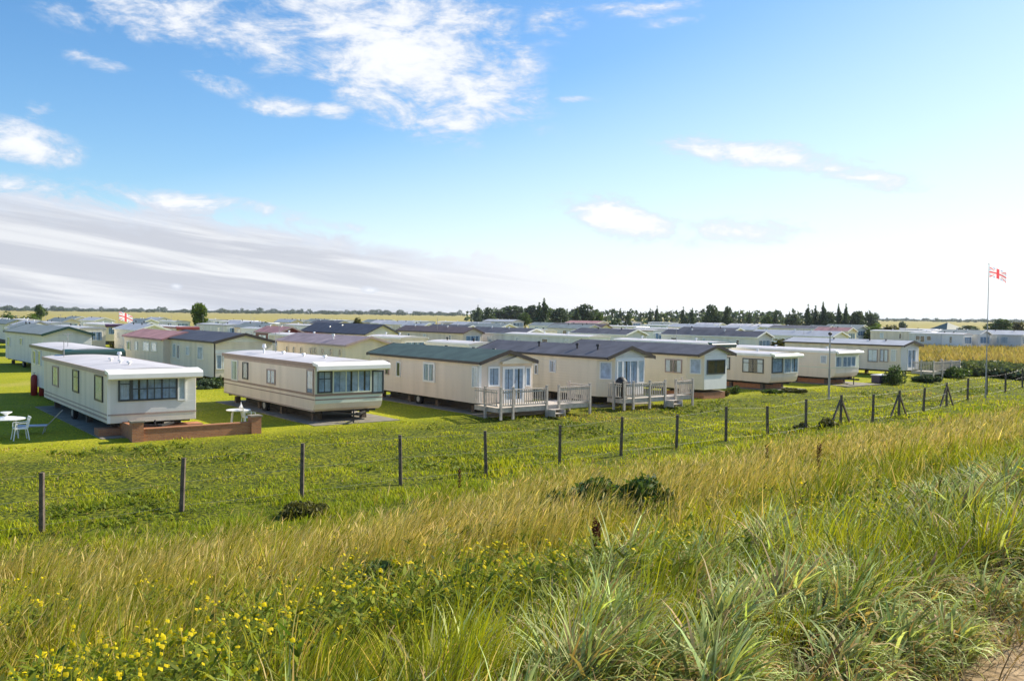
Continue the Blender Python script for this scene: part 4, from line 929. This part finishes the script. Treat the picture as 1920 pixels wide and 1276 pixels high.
def grass_all():
    # coarse broad-leaved grass along the crest
    n=130000; p=scatter(n,2.35,8.0,1.8,40,1.0,clump=lambda x,y:np.clip(np.interp(sof(x,y)+.6*nz(x,y,1.3,2)-np.interp(.763*x+.647*y,[.5,2.5,7,20],[-2.2,-.6,.9,1.9]),[2.2,2.9,4.4,5.4],[.35,1,1,0])*(.55+.65*nz(x,y,2.6,8)),0,1))
    D=dist(p); h=rng.uniform(.16,.44,n)*(1+.3*nz(p[:,0],p[:,1],2.4,4)); w=rng.uniform(.008,.021,n)*np.interp(D,[0,6,20,40],[1,1,1.6,2.4])
    cd_,ca,cr=cells(p[:,0],p[:,1],.55,1.3); pull=.35*rng.random(n); p[:,0]-=np.cos(ca)*cd_*.55*pull; p[:,1]-=np.sin(ca)*cd_*.55*pull; p[:,2]=hgt(p[:,0],p[:,1])-.02
    h*=np.clip(1.45-.95*cd_,.5,1.5)*(.75+.55*cr)*np.interp(sof(p[:,0],p[:,1]),[2.3,3.0],[.35,1])
    f=.25+.5*cr+.25*nz(p[:,0],p[:,1],1.7,6)+rng.normal(0,.3,n); col=colmix((.14,.19,.02),(.50,.57,.24),f**1.5 if 0 else np.clip(f,0,1)**1.2,.3)
    dead=rng.random(n)<.24; col[dead]=colmix((.55,.42,.20),(.30,.2,.09),rng.random(dead.sum())); 
    az=np.arctan2(np.sin(ca)*1.0*cd_+np.sin(WAZ)*.6,np.cos(ca)*cd_+np.cos(WAZ)*.6)+rng.normal(0,.95,n)
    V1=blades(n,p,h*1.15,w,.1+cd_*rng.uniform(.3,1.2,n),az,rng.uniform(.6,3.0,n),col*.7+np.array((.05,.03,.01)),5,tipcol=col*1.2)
    # dead thatch at the foot
    m=26000; q=scatter(m,2.1,6.5,1.8,30,1.0); q[:,2]+=.0
    tc=colmix((.32,.22,.11),(.14,.10,.045),rng.random(m)); V2=blades(m,q,rng.uniform(.15,.45,m),rng.uniform(.005,.01,m),rng.uniform(.5,1.5,m),rng.uniform(0,6.28,m),rng.uniform(-.3,.9,m),tc,3)
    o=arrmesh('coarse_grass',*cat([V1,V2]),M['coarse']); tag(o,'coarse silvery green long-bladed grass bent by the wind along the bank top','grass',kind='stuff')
    # green meadow mix
    n=170000; p=scatter(n,3.1,19,2.6,75,1.15); D=dist(p); s=sof(p[:,0],p[:,1])
    h=rng.uniform(.22,.55,n)*(1+.35*nz(p[:,0],p[:,1],.9,14)); w=rng.uniform(.004,.009,n)*np.interp(D,[0,8,25,75],[1,1.4,3.2,7])
    cd_,ca,cr=cells(p[:,0],p[:,1],.8,2.1); h*=np.clip(1.5-1.1*cd_,.35,1.5)*(.7+.6*cr)
    f=.2+.6*cr+.45*nz(p[:,0],p[:,1],.8,7)+.3*nz(p[:,0],p[:,1],2.6,9); col=colmix(DK,LIME,f+rng.normal(0,.15,n)); yy=.5+.6*nz(p[:,0],p[:,1],.45,12)+np.interp(s,[4,8,13,20],[-.35,.1,.4,.1]); sel=rng.random(n)<yy*.5; col[sel]=colmix(OLIVE,STRAW,rng.random(sel.sum()))
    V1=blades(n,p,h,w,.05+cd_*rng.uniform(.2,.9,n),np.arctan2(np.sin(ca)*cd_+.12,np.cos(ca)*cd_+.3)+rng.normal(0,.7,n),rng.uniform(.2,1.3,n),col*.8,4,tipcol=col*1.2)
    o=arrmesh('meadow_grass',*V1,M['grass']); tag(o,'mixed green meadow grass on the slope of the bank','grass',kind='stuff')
    # tall dry golden grass with seed heads
    def gold(x,y):
        s=sof(x,y)+1.8*nz(x,y,.5,21); return np.clip(np.interp(s,[7,11,17,19.5],[.03,.8,1,0])*(.3+1.1*nz(x,y,.5,23)+.7*nz(x,y,1.3,27)),0,1)
    n=50000; p=scatter(n,6,21,5,90,1.1,clump=gold); D=dist(p); h=rng.uniform(.4,.95,n); w=rng.uniform(.0025,.005,n)*np.interp(D,[0,8,25,90],[1,1.5,3,8])
    cd_,ca,cr=cells(p[:,0],p[:,1],1.1,5.1); h*=np.clip(1.35-.8*cd_,.4,1.4)*(.65+.6*cr)
    col=colmix(STRAW,GOLD,.6*cr+.4*rng.random(n)); gsel=rng.random(n)<.3; col[gsel]=colmix(GREEN,OLIVE,rng.random(gsel.sum()))
    az=WAZ+rng.normal(0,.8,n); ln=rng.uniform(0,.35,n); cu=rng.uniform(.2,.9,n)
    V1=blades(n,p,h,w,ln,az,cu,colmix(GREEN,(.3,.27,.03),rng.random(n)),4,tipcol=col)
    # heads: short wide blade from near the top
    k=4; x=np.zeros(n);z=np.zeros(n)
    for i in range(k): a=ln+cu*((i+.5)/k)**1.5; x+=np.sin(a)*h/k*.84; z+=np.cos(a)*h/k*.84
    q=p.copy(); q[:,0]+=np.cos(az)*x; q[:,1]+=np.sin(az)*x; q[:,2]+=z; hs=rng.random(n)<.75
    V2=blades(hs.sum(),q[hs],rng.uniform(.10,.2,hs.sum()),w[hs]*1.7,(ln+cu)[hs],az[hs],rng.uniform(.1,.6,hs.sum()),col[hs]*1.05,3)
    o=arrmesh('dry_grass',*cat([V1,V2]),M['grass']); tag(o,'tall dry golden grass with seed heads across the middle of the bank','grass',kind='stuff')
    # rough turf between fence and lawn and short lawn fringe
    n=130000; p=scatter(n,17.5,35,14,125,1.2,azm=R(36)); D=dist(p); s=sof(p[:,0],p[:,1]); 
    tall=np.interp(s,[18,22,27,33,35],[.28,.13,.07,.05,.035])*(1+1.2*np.clip(nz(p[:,0],p[:,1],1.1,31),0,1)); h=tall*rng.uniform(.6,1.3,n); w=rng.uniform(.006,.011,n)*np.interp(D,[0,15,40,125],[1,2,4.5,10])
    cd_,ca,cr=cells(p[:,0],p[:,1],1.3,7.7); h*=np.clip(1.5-1.1*cd_,.4,1.5)*(.5+1.0*cr)
    f=.35+.35*cr+.5*nz(p[:,0],p[:,1],.35,33)+.45*nz(p[:,0],p[:,1],1.5,34)+np.interp(s,[20,33],[-.05,.3]); col=colmix((.18,.24,.012),(.42,.43,.02),f,.18); sel=rng.random(n)<.04+.8*np.clip(nz(p[:,0],p[:,1],.3,37)-.15,0,1); col[sel]=colmix((.24,.17,.07),STRAW,rng.random(sel.sum())*.5)
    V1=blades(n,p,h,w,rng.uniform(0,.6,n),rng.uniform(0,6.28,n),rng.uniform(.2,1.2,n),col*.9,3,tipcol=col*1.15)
    n=70000; p=scatter(n,33.5,60,28,130,1.1,azm=R(34)); D=dist(p); h=rng.uniform(.03,.07,n); w=rng.uniform(.008,.014,n)*np.interp(D,[0,30,130],[1,3,9])
    col=colmix((.24,.29,.014),(.55,.52,.03),.5+.6*nz(p[:,0],p[:,1],.6,41)+rng.normal(0,.25,n)); V2=blades(n,p,h,w,rng.uniform(0,.7,n),rng.uniform(0,6.28,n),rng.uniform(.2,1,n),col,2)
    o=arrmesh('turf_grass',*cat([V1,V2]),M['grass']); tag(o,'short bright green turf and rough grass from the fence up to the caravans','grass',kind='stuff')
    # dry reeds in the far field at right
    n=34000; y=rng.uniform(84,131,n); x=y*.43+rng.uniform(0,1,n)**1.2*y*.35; p=np.column_stack([x,y,np.zeros(n)]); col=colmix((.44,.34,.13),(.26,.22,.06),.45+.5*nz(x,y,.25,51)+rng.normal(0,.25,n))
    V1=blades(n,p,rng.uniform(.8,1.6,n),rng.uniform(.12,.3,n),rng.uniform(0,.4,n),rng.uniform(0,6.28,n),rng.uniform(.2,.9,n),col,3)
    o=arrmesh('dry_reeds',*V1,M['grass']); tag(o,'tall dry golden reeds filling the field at right','reeds',kind='stuff')
    # wild flowers: leafy stems with yellow heads
    n=3600
    def fl(x,y):
        s=sof(x,y); t=.763*x+.647*y; return np.clip(np.interp(s,[4.3,5.2,10,16],[.1,1,.5,.08])*np.interp(t,[-4,1.5,6,14],[1,.8,.3,.15])*(.4+.9*nz(x,y,1.0,61)),0,1)
    p=scatter(n,4.3,18,3.4,50,1.2,clump=fl); D=dist(p); h=rng.uniform(.3,.62,n); az=rng.uniform(0,6.28,n); ln=rng.uniform(0,.25,n)
    parts=[blades(n,p,h,np.full(n,.006),ln,az,np.full(n,.1),colmix(GREEN,BROWN,rng.random(n)),3)]
    for k in range(16):
        f=rng.uniform(.1,.95,n); q=p.copy(); q[:,0]+=np.cos(az)*np.sin(ln)*h*f; q[:,1]+=np.sin(az)*np.sin(ln)*h*f; q[:,2]+=h*f*np.cos(ln)
        parts.append(blades(n,q,rng.uniform(.05,.15,n),rng.uniform(.015,.04,n),rng.uniform(.6,1.4,n),rng.uniform(0,6.28,n),rng.uniform(.1,.8,n),colmix((.06,.10,.015),(.27,.31,.03),rng.random(n)),3))
    o=arrmesh('leafy_weeds',*cat(parts),M['grass']); tag(o,'leafy green weeds growing thick among the meadow grass at lower left','weeds',kind='stuff')
    m=1500; tq=scatter(m,22.5,33,18,100,1.2,azm=R(35),clump=lambda x,y:np.clip(1.6*nz(x,y,.55,71)-.35+.5*nz(x,y,2.1,72),0,1)); td=dist(tq)*.03
    tp=[blades(m,tq+np.column_stack([rng.normal(0,.09,(m,2)),rng.uniform(0,.07,m)]),rng.uniform(.07,.2,m),rng.uniform(.03,.06,m)*(1+td*.6),rng.uniform(.5,1.4,m),rng.uniform(0,6.28,m),rng.uniform(.1,.8,m),colmix((.08,.12,.015),(.22,.26,.03),rng.random(m)),3) for k in range(6)]
    o=arrmesh('slope_weeds',*cat(tp),M['grass']); tag(o,'low dark leafy weeds in patches on the grassy slope behind the fence','weeds',kind='stuff')
    V=[];T=[];C=[];c0=0
    for i in range(n):
        if rng.random()>.26: continue
        top=p[i]+np.array([math.cos(az[i])*math.sin(ln[i])*h[i],math.sin(az[i])*math.sin(ln[i])*h[i],h[i]*math.cos(ln[i])])
        for k in range(rng.integers(1,5)):
            c=top+rng.normal(0,[.035,.035,.02]); r=rng.uniform(.009,.018)*(1+.02*D[i]); nrm=Vector((rng.normal(0,.5)+.2,rng.normal(0,.5)-.3,1)).normalized(); a=nrm.orthogonal().normalized(); b_=nrm.cross(a); yc=np.array((.85,.68,.01))*rng.uniform(.6,1.1)
            V.append(c+np.array(nrm)*r*.35); C.append(yc*.75)
            for j in range(9):
                t=j*6.283/9; rr=r*(1.15 if j%2 else .8); V.append(c+np.array(a)*math.cos(t)*rr+np.array(b_)*math.sin(t)*rr); C.append(yc)
            for j in range(9): T.append((c0,c0+1+j,c0+1+(j+1)%9))
            c0+=10
    o=arrmesh('yellow_wildflowers',np.array(V),np.array(T),np.array(C),M['grass']); tag(o,'small yellow wildflower heads scattered over the meadow at lower left','wildflowers',kind='stuff')
grass_all()
# individual dark shrubs and dock stems in the bank
def bankpos(px,py,extra=0):
    D=3.0
    while D<90:
        d=ray(px,py); t=D/d.y; q=CP+d*t
        if q.z<float(hgt(q.x,q.y))+extra: return Vector((q.x,q.y,float(hgt(q.x,q.y))))
        D+=.05
    return q
for px,py,w,h,lab,mt in((1130,955,1.9,1.0,'dark green bramble shrub, left of two in the middle of the meadow','leafmid'),(1215,960,1.5,1.05,'dark green bramble shrub, right of two in the middle of the meadow','leafmid'),(1392,900,.7,.5,'small dark green weed clump in the meadow right of centre','leafmid'),(885,1010,.7,.6,'small leafy shrub below the golden grass in the centre','leafmid'),(575,950,1.3,.45,'dark scrub at the foot of the third fence post from left','leafolive'),(730,1075,.8,.5,'dark leafy clump in the lower middle of the meadow','leafmid'),(905,985,.8,.6,'dark leafy clump just right of the small shrub in the centre','leafmid'),(185,1085,.6,.4,'dark low clump among the yellow flowers at lower left','leafmid')):
    o=shrub(px,py,w,h,lab,mt,D=bankpos(px,py,.25).y,group='dark shrubs in the meadow')
def dock(px,py,h,lab):
    q=bankpos(px,py,.1); o=empty('dock_plant',q,0,lab,'weed','brown dock stems in the meadow'); g=random.Random(px)
    b=MB(); b.tube((0,0,0),(.03,0,h),.008,.004,5)
    for k in range(5): z=h*g.uniform(.4,.8); a=g.uniform(0,6.28); b.tube((0.01,0,z),(math.cos(a)*.06,math.sin(a)*.06,z+.14),.004,.003,4)
    b.build('stem',M['bark'],o); V,T=leafcloud([(.02,0,h*(.5+.1*k)) for k in range(6)],[(.045,.045,.07)]*6,320,.016,px); arrmesh('seed_head',V,T,None,SEED,o)
SEED=leafmat('rusty_seed_heads',.8,.1,.1,(.11,.035,.02),.4)
dock(1533,905,.85,'tall rusty brown dock stem in the meadow at right'); dock(1436,880,.75,'rusty dock stem left of the tallest one'); dock(1113,1090,.7,'rusty dock stem at the edge of the coarse grass'); dock(860,930,.8,'rusty dock stem in the golden grass at centre')
# ------------------------------------------------------------------ light and sky
sd=Vector((.87,.49,0)).normalized(); EL=R(36); sv=Vector((sd.x*math.cos(EL),sd.y*math.cos(EL),math.sin(EL)))
ld=bpy.data.lights.new('sun','SUN'); ld.energy=5.0; ld.angle=R(.5); ld.color=(1,.91,.74); lo=bpy.data.objects.new('sun',ld); COL.objects.link(lo); lo.rotation_euler=sv.to_track_quat('Z','Y').to_euler(); lo.location=(0,0,50)
def world_():
    w=bpy.data.worlds.new('World'); S.world=w; w.use_nodes=True; t=w.node_tree; t.nodes.clear(); N=t.nodes; L=t.links
    def n(ty,**k):
        o=N.new(ty)
        for a,b in k.items(): setattr(o,a,b)
        return o
    def setin(x,i,v):
        if isinstance(v,(int,float)): x.inputs[i].default_value=v
        elif isinstance(v,tuple): x.inputs[i].default_value=v if len(v)!=3 or x.inputs[i].type!='RGBA' else (*v,1)
        else: L.new(v,x.inputs[i])
    def mt(op,a,b=None,c=None):
        x=n('ShaderNodeMath',operation=op)
        for i,v in enumerate((a,b,c)):
            if v is not None: setin(x,i,v)
        return x.outputs[0]
    def mr(s,a,b,c=0.,d=1.,sm=True):
        x=n('ShaderNodeMapRange',interpolation_type='SMOOTHSTEP' if sm else 'LINEAR')
        setin(x,0,s)
        for i,v in enumerate((a,b,c,d)): setin(x,i+1,v)
        return x.outputs[0]
    def mix(f,a,b,bt='MIX'):
        x=n('ShaderNodeMix',data_type='RGBA',blend_type=bt); setin(x,0,f); setin(x,6,a); setin(x,7,b); return x.outputs[2]
    tc=n('ShaderNodeTexCoord'); sx=n('ShaderNodeSeparateXYZ'); L.new(tc.outputs['Generated'],sx.inputs[0])
    az=mt('ARCTAN2',sx.outputs[0],sx.outputs[1]); el=mt('ARCSINE',sx.outputs[2])
    def A(px,py):
        d=ray(px,py).normalized(); return math.atan2(d.x,d.y),math.asin(d.z)
    sky=n('ShaderNodeTexSky',sky_type='NISHITA'); sky.sun_disc=False; sky.sun_elevation=EL; sky.sun_rotation=math.atan2(sd.x,sd.y); sky.altitude=10; sky.air_density=1.0; sky.dust_density=.6; sky.ozone_density=2.5
    base=sky.outputs[0]
    hs=n('ShaderNodeHueSaturation'); hs.inputs['Saturation'].default_value=1.26; hs.inputs['Value'].default_value=SKYV; L.new(base,hs.inputs['Color']); base=mix(1.,hs.outputs[0],(.96,.985,1.0),'MULTIPLY')
    # thin white veil low down, thicker towards the sun
    k=mt('ADD',mr(az,-.5,.62,0.,1.,False),0.); lim=mt('MULTIPLY_ADD',k,.33,.10)
    veil=mt('POWER',mr(mt('DIVIDE',el,lim),0.,1.,1.,0.,False),1.3); veil=mt('MULTIPLY',veil,mt('MULTIPLY_ADD',k,.24,.68))
    veil=mt('ADD',veil,mt('MULTIPLY',mr(az,-.25,.6),.06))
    base=mix(veil,base,WHITE)
    # clouds
    cx=n('ShaderNodeCombineXYZ'); L.new(az,cx.inputs[0]); L.new(mt('MULTIPLY',el,2.3),cx.inputs[1])
    def noise(sc,det,rough=.55,dist=0,off=0):
        mp=n('ShaderNodeMapping'); mp.inputs['Location'].default_value=(off,off*.7,0); L.new(cx.outputs[0],mp.inputs[0]); q=n('ShaderNodeTexNoise'); q.inputs['Scale'].default_value=sc; q.inputs['Detail'].default_value=det; q.inputs['Roughness'].default_value=rough; q.inputs['Distortion'].default_value=dist; L.new(mp.outputs[0],q.inputs['Vector']); return q.outputs[0]
    n1=noise(13,9,.66,.6); n2=noise(45,5,.65,.3,3.3)
    def blob(px,py,wx,wy,rot,amp):
        a,e=A(px,py); da=mt('SUBTRACT',az,a); de=mt('SUBTRACT',el,e); c,s_=math.cos(rot),math.sin(rot)
        u=mt('ADD',mt('MULTIPLY',da,c*F/wx),mt('MULTIPLY',de,s_*F/wx)); v=mt('ADD',mt('MULTIPLY',da,-s_*F/wy),mt('MULTIPLY',de,c*F/wy))
        r=mt('SQRT',mt('ADD',mt('MULTIPLY',u,u),mt('MULTIPLY',v,v))); return mr(r,0.,1.6,amp,0.)
    BL=[(600,20,260,60,0,.85),(760,110,240,105,-.35,1.2),(900,120,120,60,-.1,.75),(860,60,110,70,0,.8),(480,90,110,40,-.2,.75),(250,35,140,35,0,.7),(720,180,110,35,-.1,.8),(520,197,60,20,0,.95),(625,207,40,15,0,.8),(420,160,70,18,-.25,.6),(865,234,55,13,0,.9),(1040,45,60,35,.2,.6),(1210,15,110,16,0,.75),(1265,37,60,12,.1,.6),(180,115,50,14,-.1,.75),(40,265,85,34,-.15,1.),(75,210,26,22,0,.6),
        (1390,284,140,24,-.1,1.15),(1480,298,60,22,-.1,1.),(1600,322,170,24,-.25,.95),(1165,410,130,38,-.22,1.1),(1400,430,130,24,-.05,1.),(330,15,160,30,.1,.8),(700,60,160,60,.2,.8),(500,40,140,50,0,.8),(1240,440,90,20,-.2,.6),(1080,187,50,7,0,.55),(60,350,130,18,-.08,.7),(320,375,190,18,-.1,.7),(500,395,130,20,-.12,.6),(330,537,12,7,0,.75),(693,543,18,7,0,.8),(897,562,14,6,0,.6),(640,425,110,13,-.2,.6)]
    fld=None
    for b in BL:
        o=blob(*b); fld=o if fld is None else mt('MAXIMUM',fld,o)
    dens=mt('ADD',fld,mt('ADD',mt('MULTIPLY_ADD',n1,2.6,-1.3),mt('MULTIPLY_ADD',n2,1.1,-.55))); cm=mr(dens,.1,1.0); cm=mt('MULTIPLY',cm,mr(fld,0.02,.35))
    cm=mt('MULTIPLY',cm,.92)
    ccol=mix(mr(dens,.4,1.3),CLOUDLO,CLOUDHI)
    # grey stratus bank at lower left: height of its top edge falls to the right
    pts=[(-400,338),(0,345),(400,388),(700,440),(1000,478),(1300,520),(1700,575)]
    ang=[A(*p) for p in pts]; cur=n('ShaderNodeFloatCurve'); 
    a0,a1=ang[0][0],ang[-1][0]; L.new(mr(az,a0,a1,0.,1.,False),cur.inputs['Value']); m=cur.mapping; c=m.curves[0]
    c.points[0].location=(0,ang[0][1]*4); c.points[1].location=(1,ang[-1][1]*4)
    for a,e in ang[1:-1]: c.points.new((a-a0)/(a1-a0),e*4)
    m.update(); topel=mt('MULTIPLY',cur.outputs[0],.25)
    below=mt('SUBTRACT',topel,el); below=mt('ADD',below,mt('MULTIPLY_ADD',n1,.075,-.0375)); 
    bm=mr(below,0.,.016); bm=mt('MULTIPLY',bm,mr(az,A(1000,500)[0],A(1750,500)[0],1.,.0)); bm=mt('MULTIPLY',bm,.95)
    c2=n('ShaderNodeCombineXYZ'); L.new(mt('MULTIPLY',az,1.3),c2.inputs[0]); L.new(mt('ADD',mt('MULTIPLY',el,26),mt('MULTIPLY',az,3.2)),c2.inputs[1]); q=n('ShaderNodeTexNoise'); q.inputs['Scale'].default_value=2.3; q.inputs['Detail'].default_value=10; q.inputs['Roughness'].default_value=.6; q.inputs['Distortion'].default_value=.5; L.new(c2.outputs[0],q.inputs['Vector'])
    bcol=mix(mr(q.outputs[0],.42,.66),BANKLO,BANKHI); bcol=mix(mr(below,.005,.035),CLOUDLO,bcol); bcol=mix(mr(az,A(500,500)[0],A(1350,500)[0]),bcol,CLOUDHI)
    out=mix(bm,base,bcol); out=mix(cm,out,ccol)
    # below the horizon the light comes from grassland
    bg=n('ShaderNodeBackground'); bg.inputs[1].default_value=.12; L.new(out,bg.inputs[0]); ow=n('ShaderNodeOutputWorld'); L.new(bg.outputs[0],ow.inputs[0])
    w.cycles.sampling_method='MANUAL'; w.cycles.sample_map_resolution=512
SKYV=.97; k_=.62
WHITE=tuple(v*k_ for v in (8.6,9.3,10.0)); CLOUDLO=tuple(v*k_ for v in (6.3,6.9,8.0)); CLOUDHI=tuple(v*k_ for v in (9.3,9.4,9.6)); BANKLO=tuple(v*k_ for v in (5.6,5.8,6.5)); BANKHI=tuple(v*k_ for v in (8.2,8.3,8.6))
world_()
def haze():
    b=MB(); b.box((-3200,-700,-3),(4200,3900,24)); N=NT('haze'); o=N.n('ShaderNodeOutputMaterial'); v=N.n('ShaderNodeVolumePrincipled'); v.inputs['Density'].default_value=.00008; v.inputs['Color'].default_value=(.8,.88,1,1); v.inputs['Anisotropy'].default_value=.3; N.l(v.outputs[0],o.inputs['Volume']); N.m.cycles.homogeneous_volume=True
    h=b.build('haze',N.m); tag(h,'thin blue haze softening the far trees and fields',kind='stuff')
haze()
S.view_settings.view_transform='Standard'; S.view_settings.look='None'; S.view_settings.exposure=.62; S.view_settings.gamma=1
S.render.engine='CYCLES'
S.cycles.max_bounces=6; S.cycles.transparent_max_bounces=12
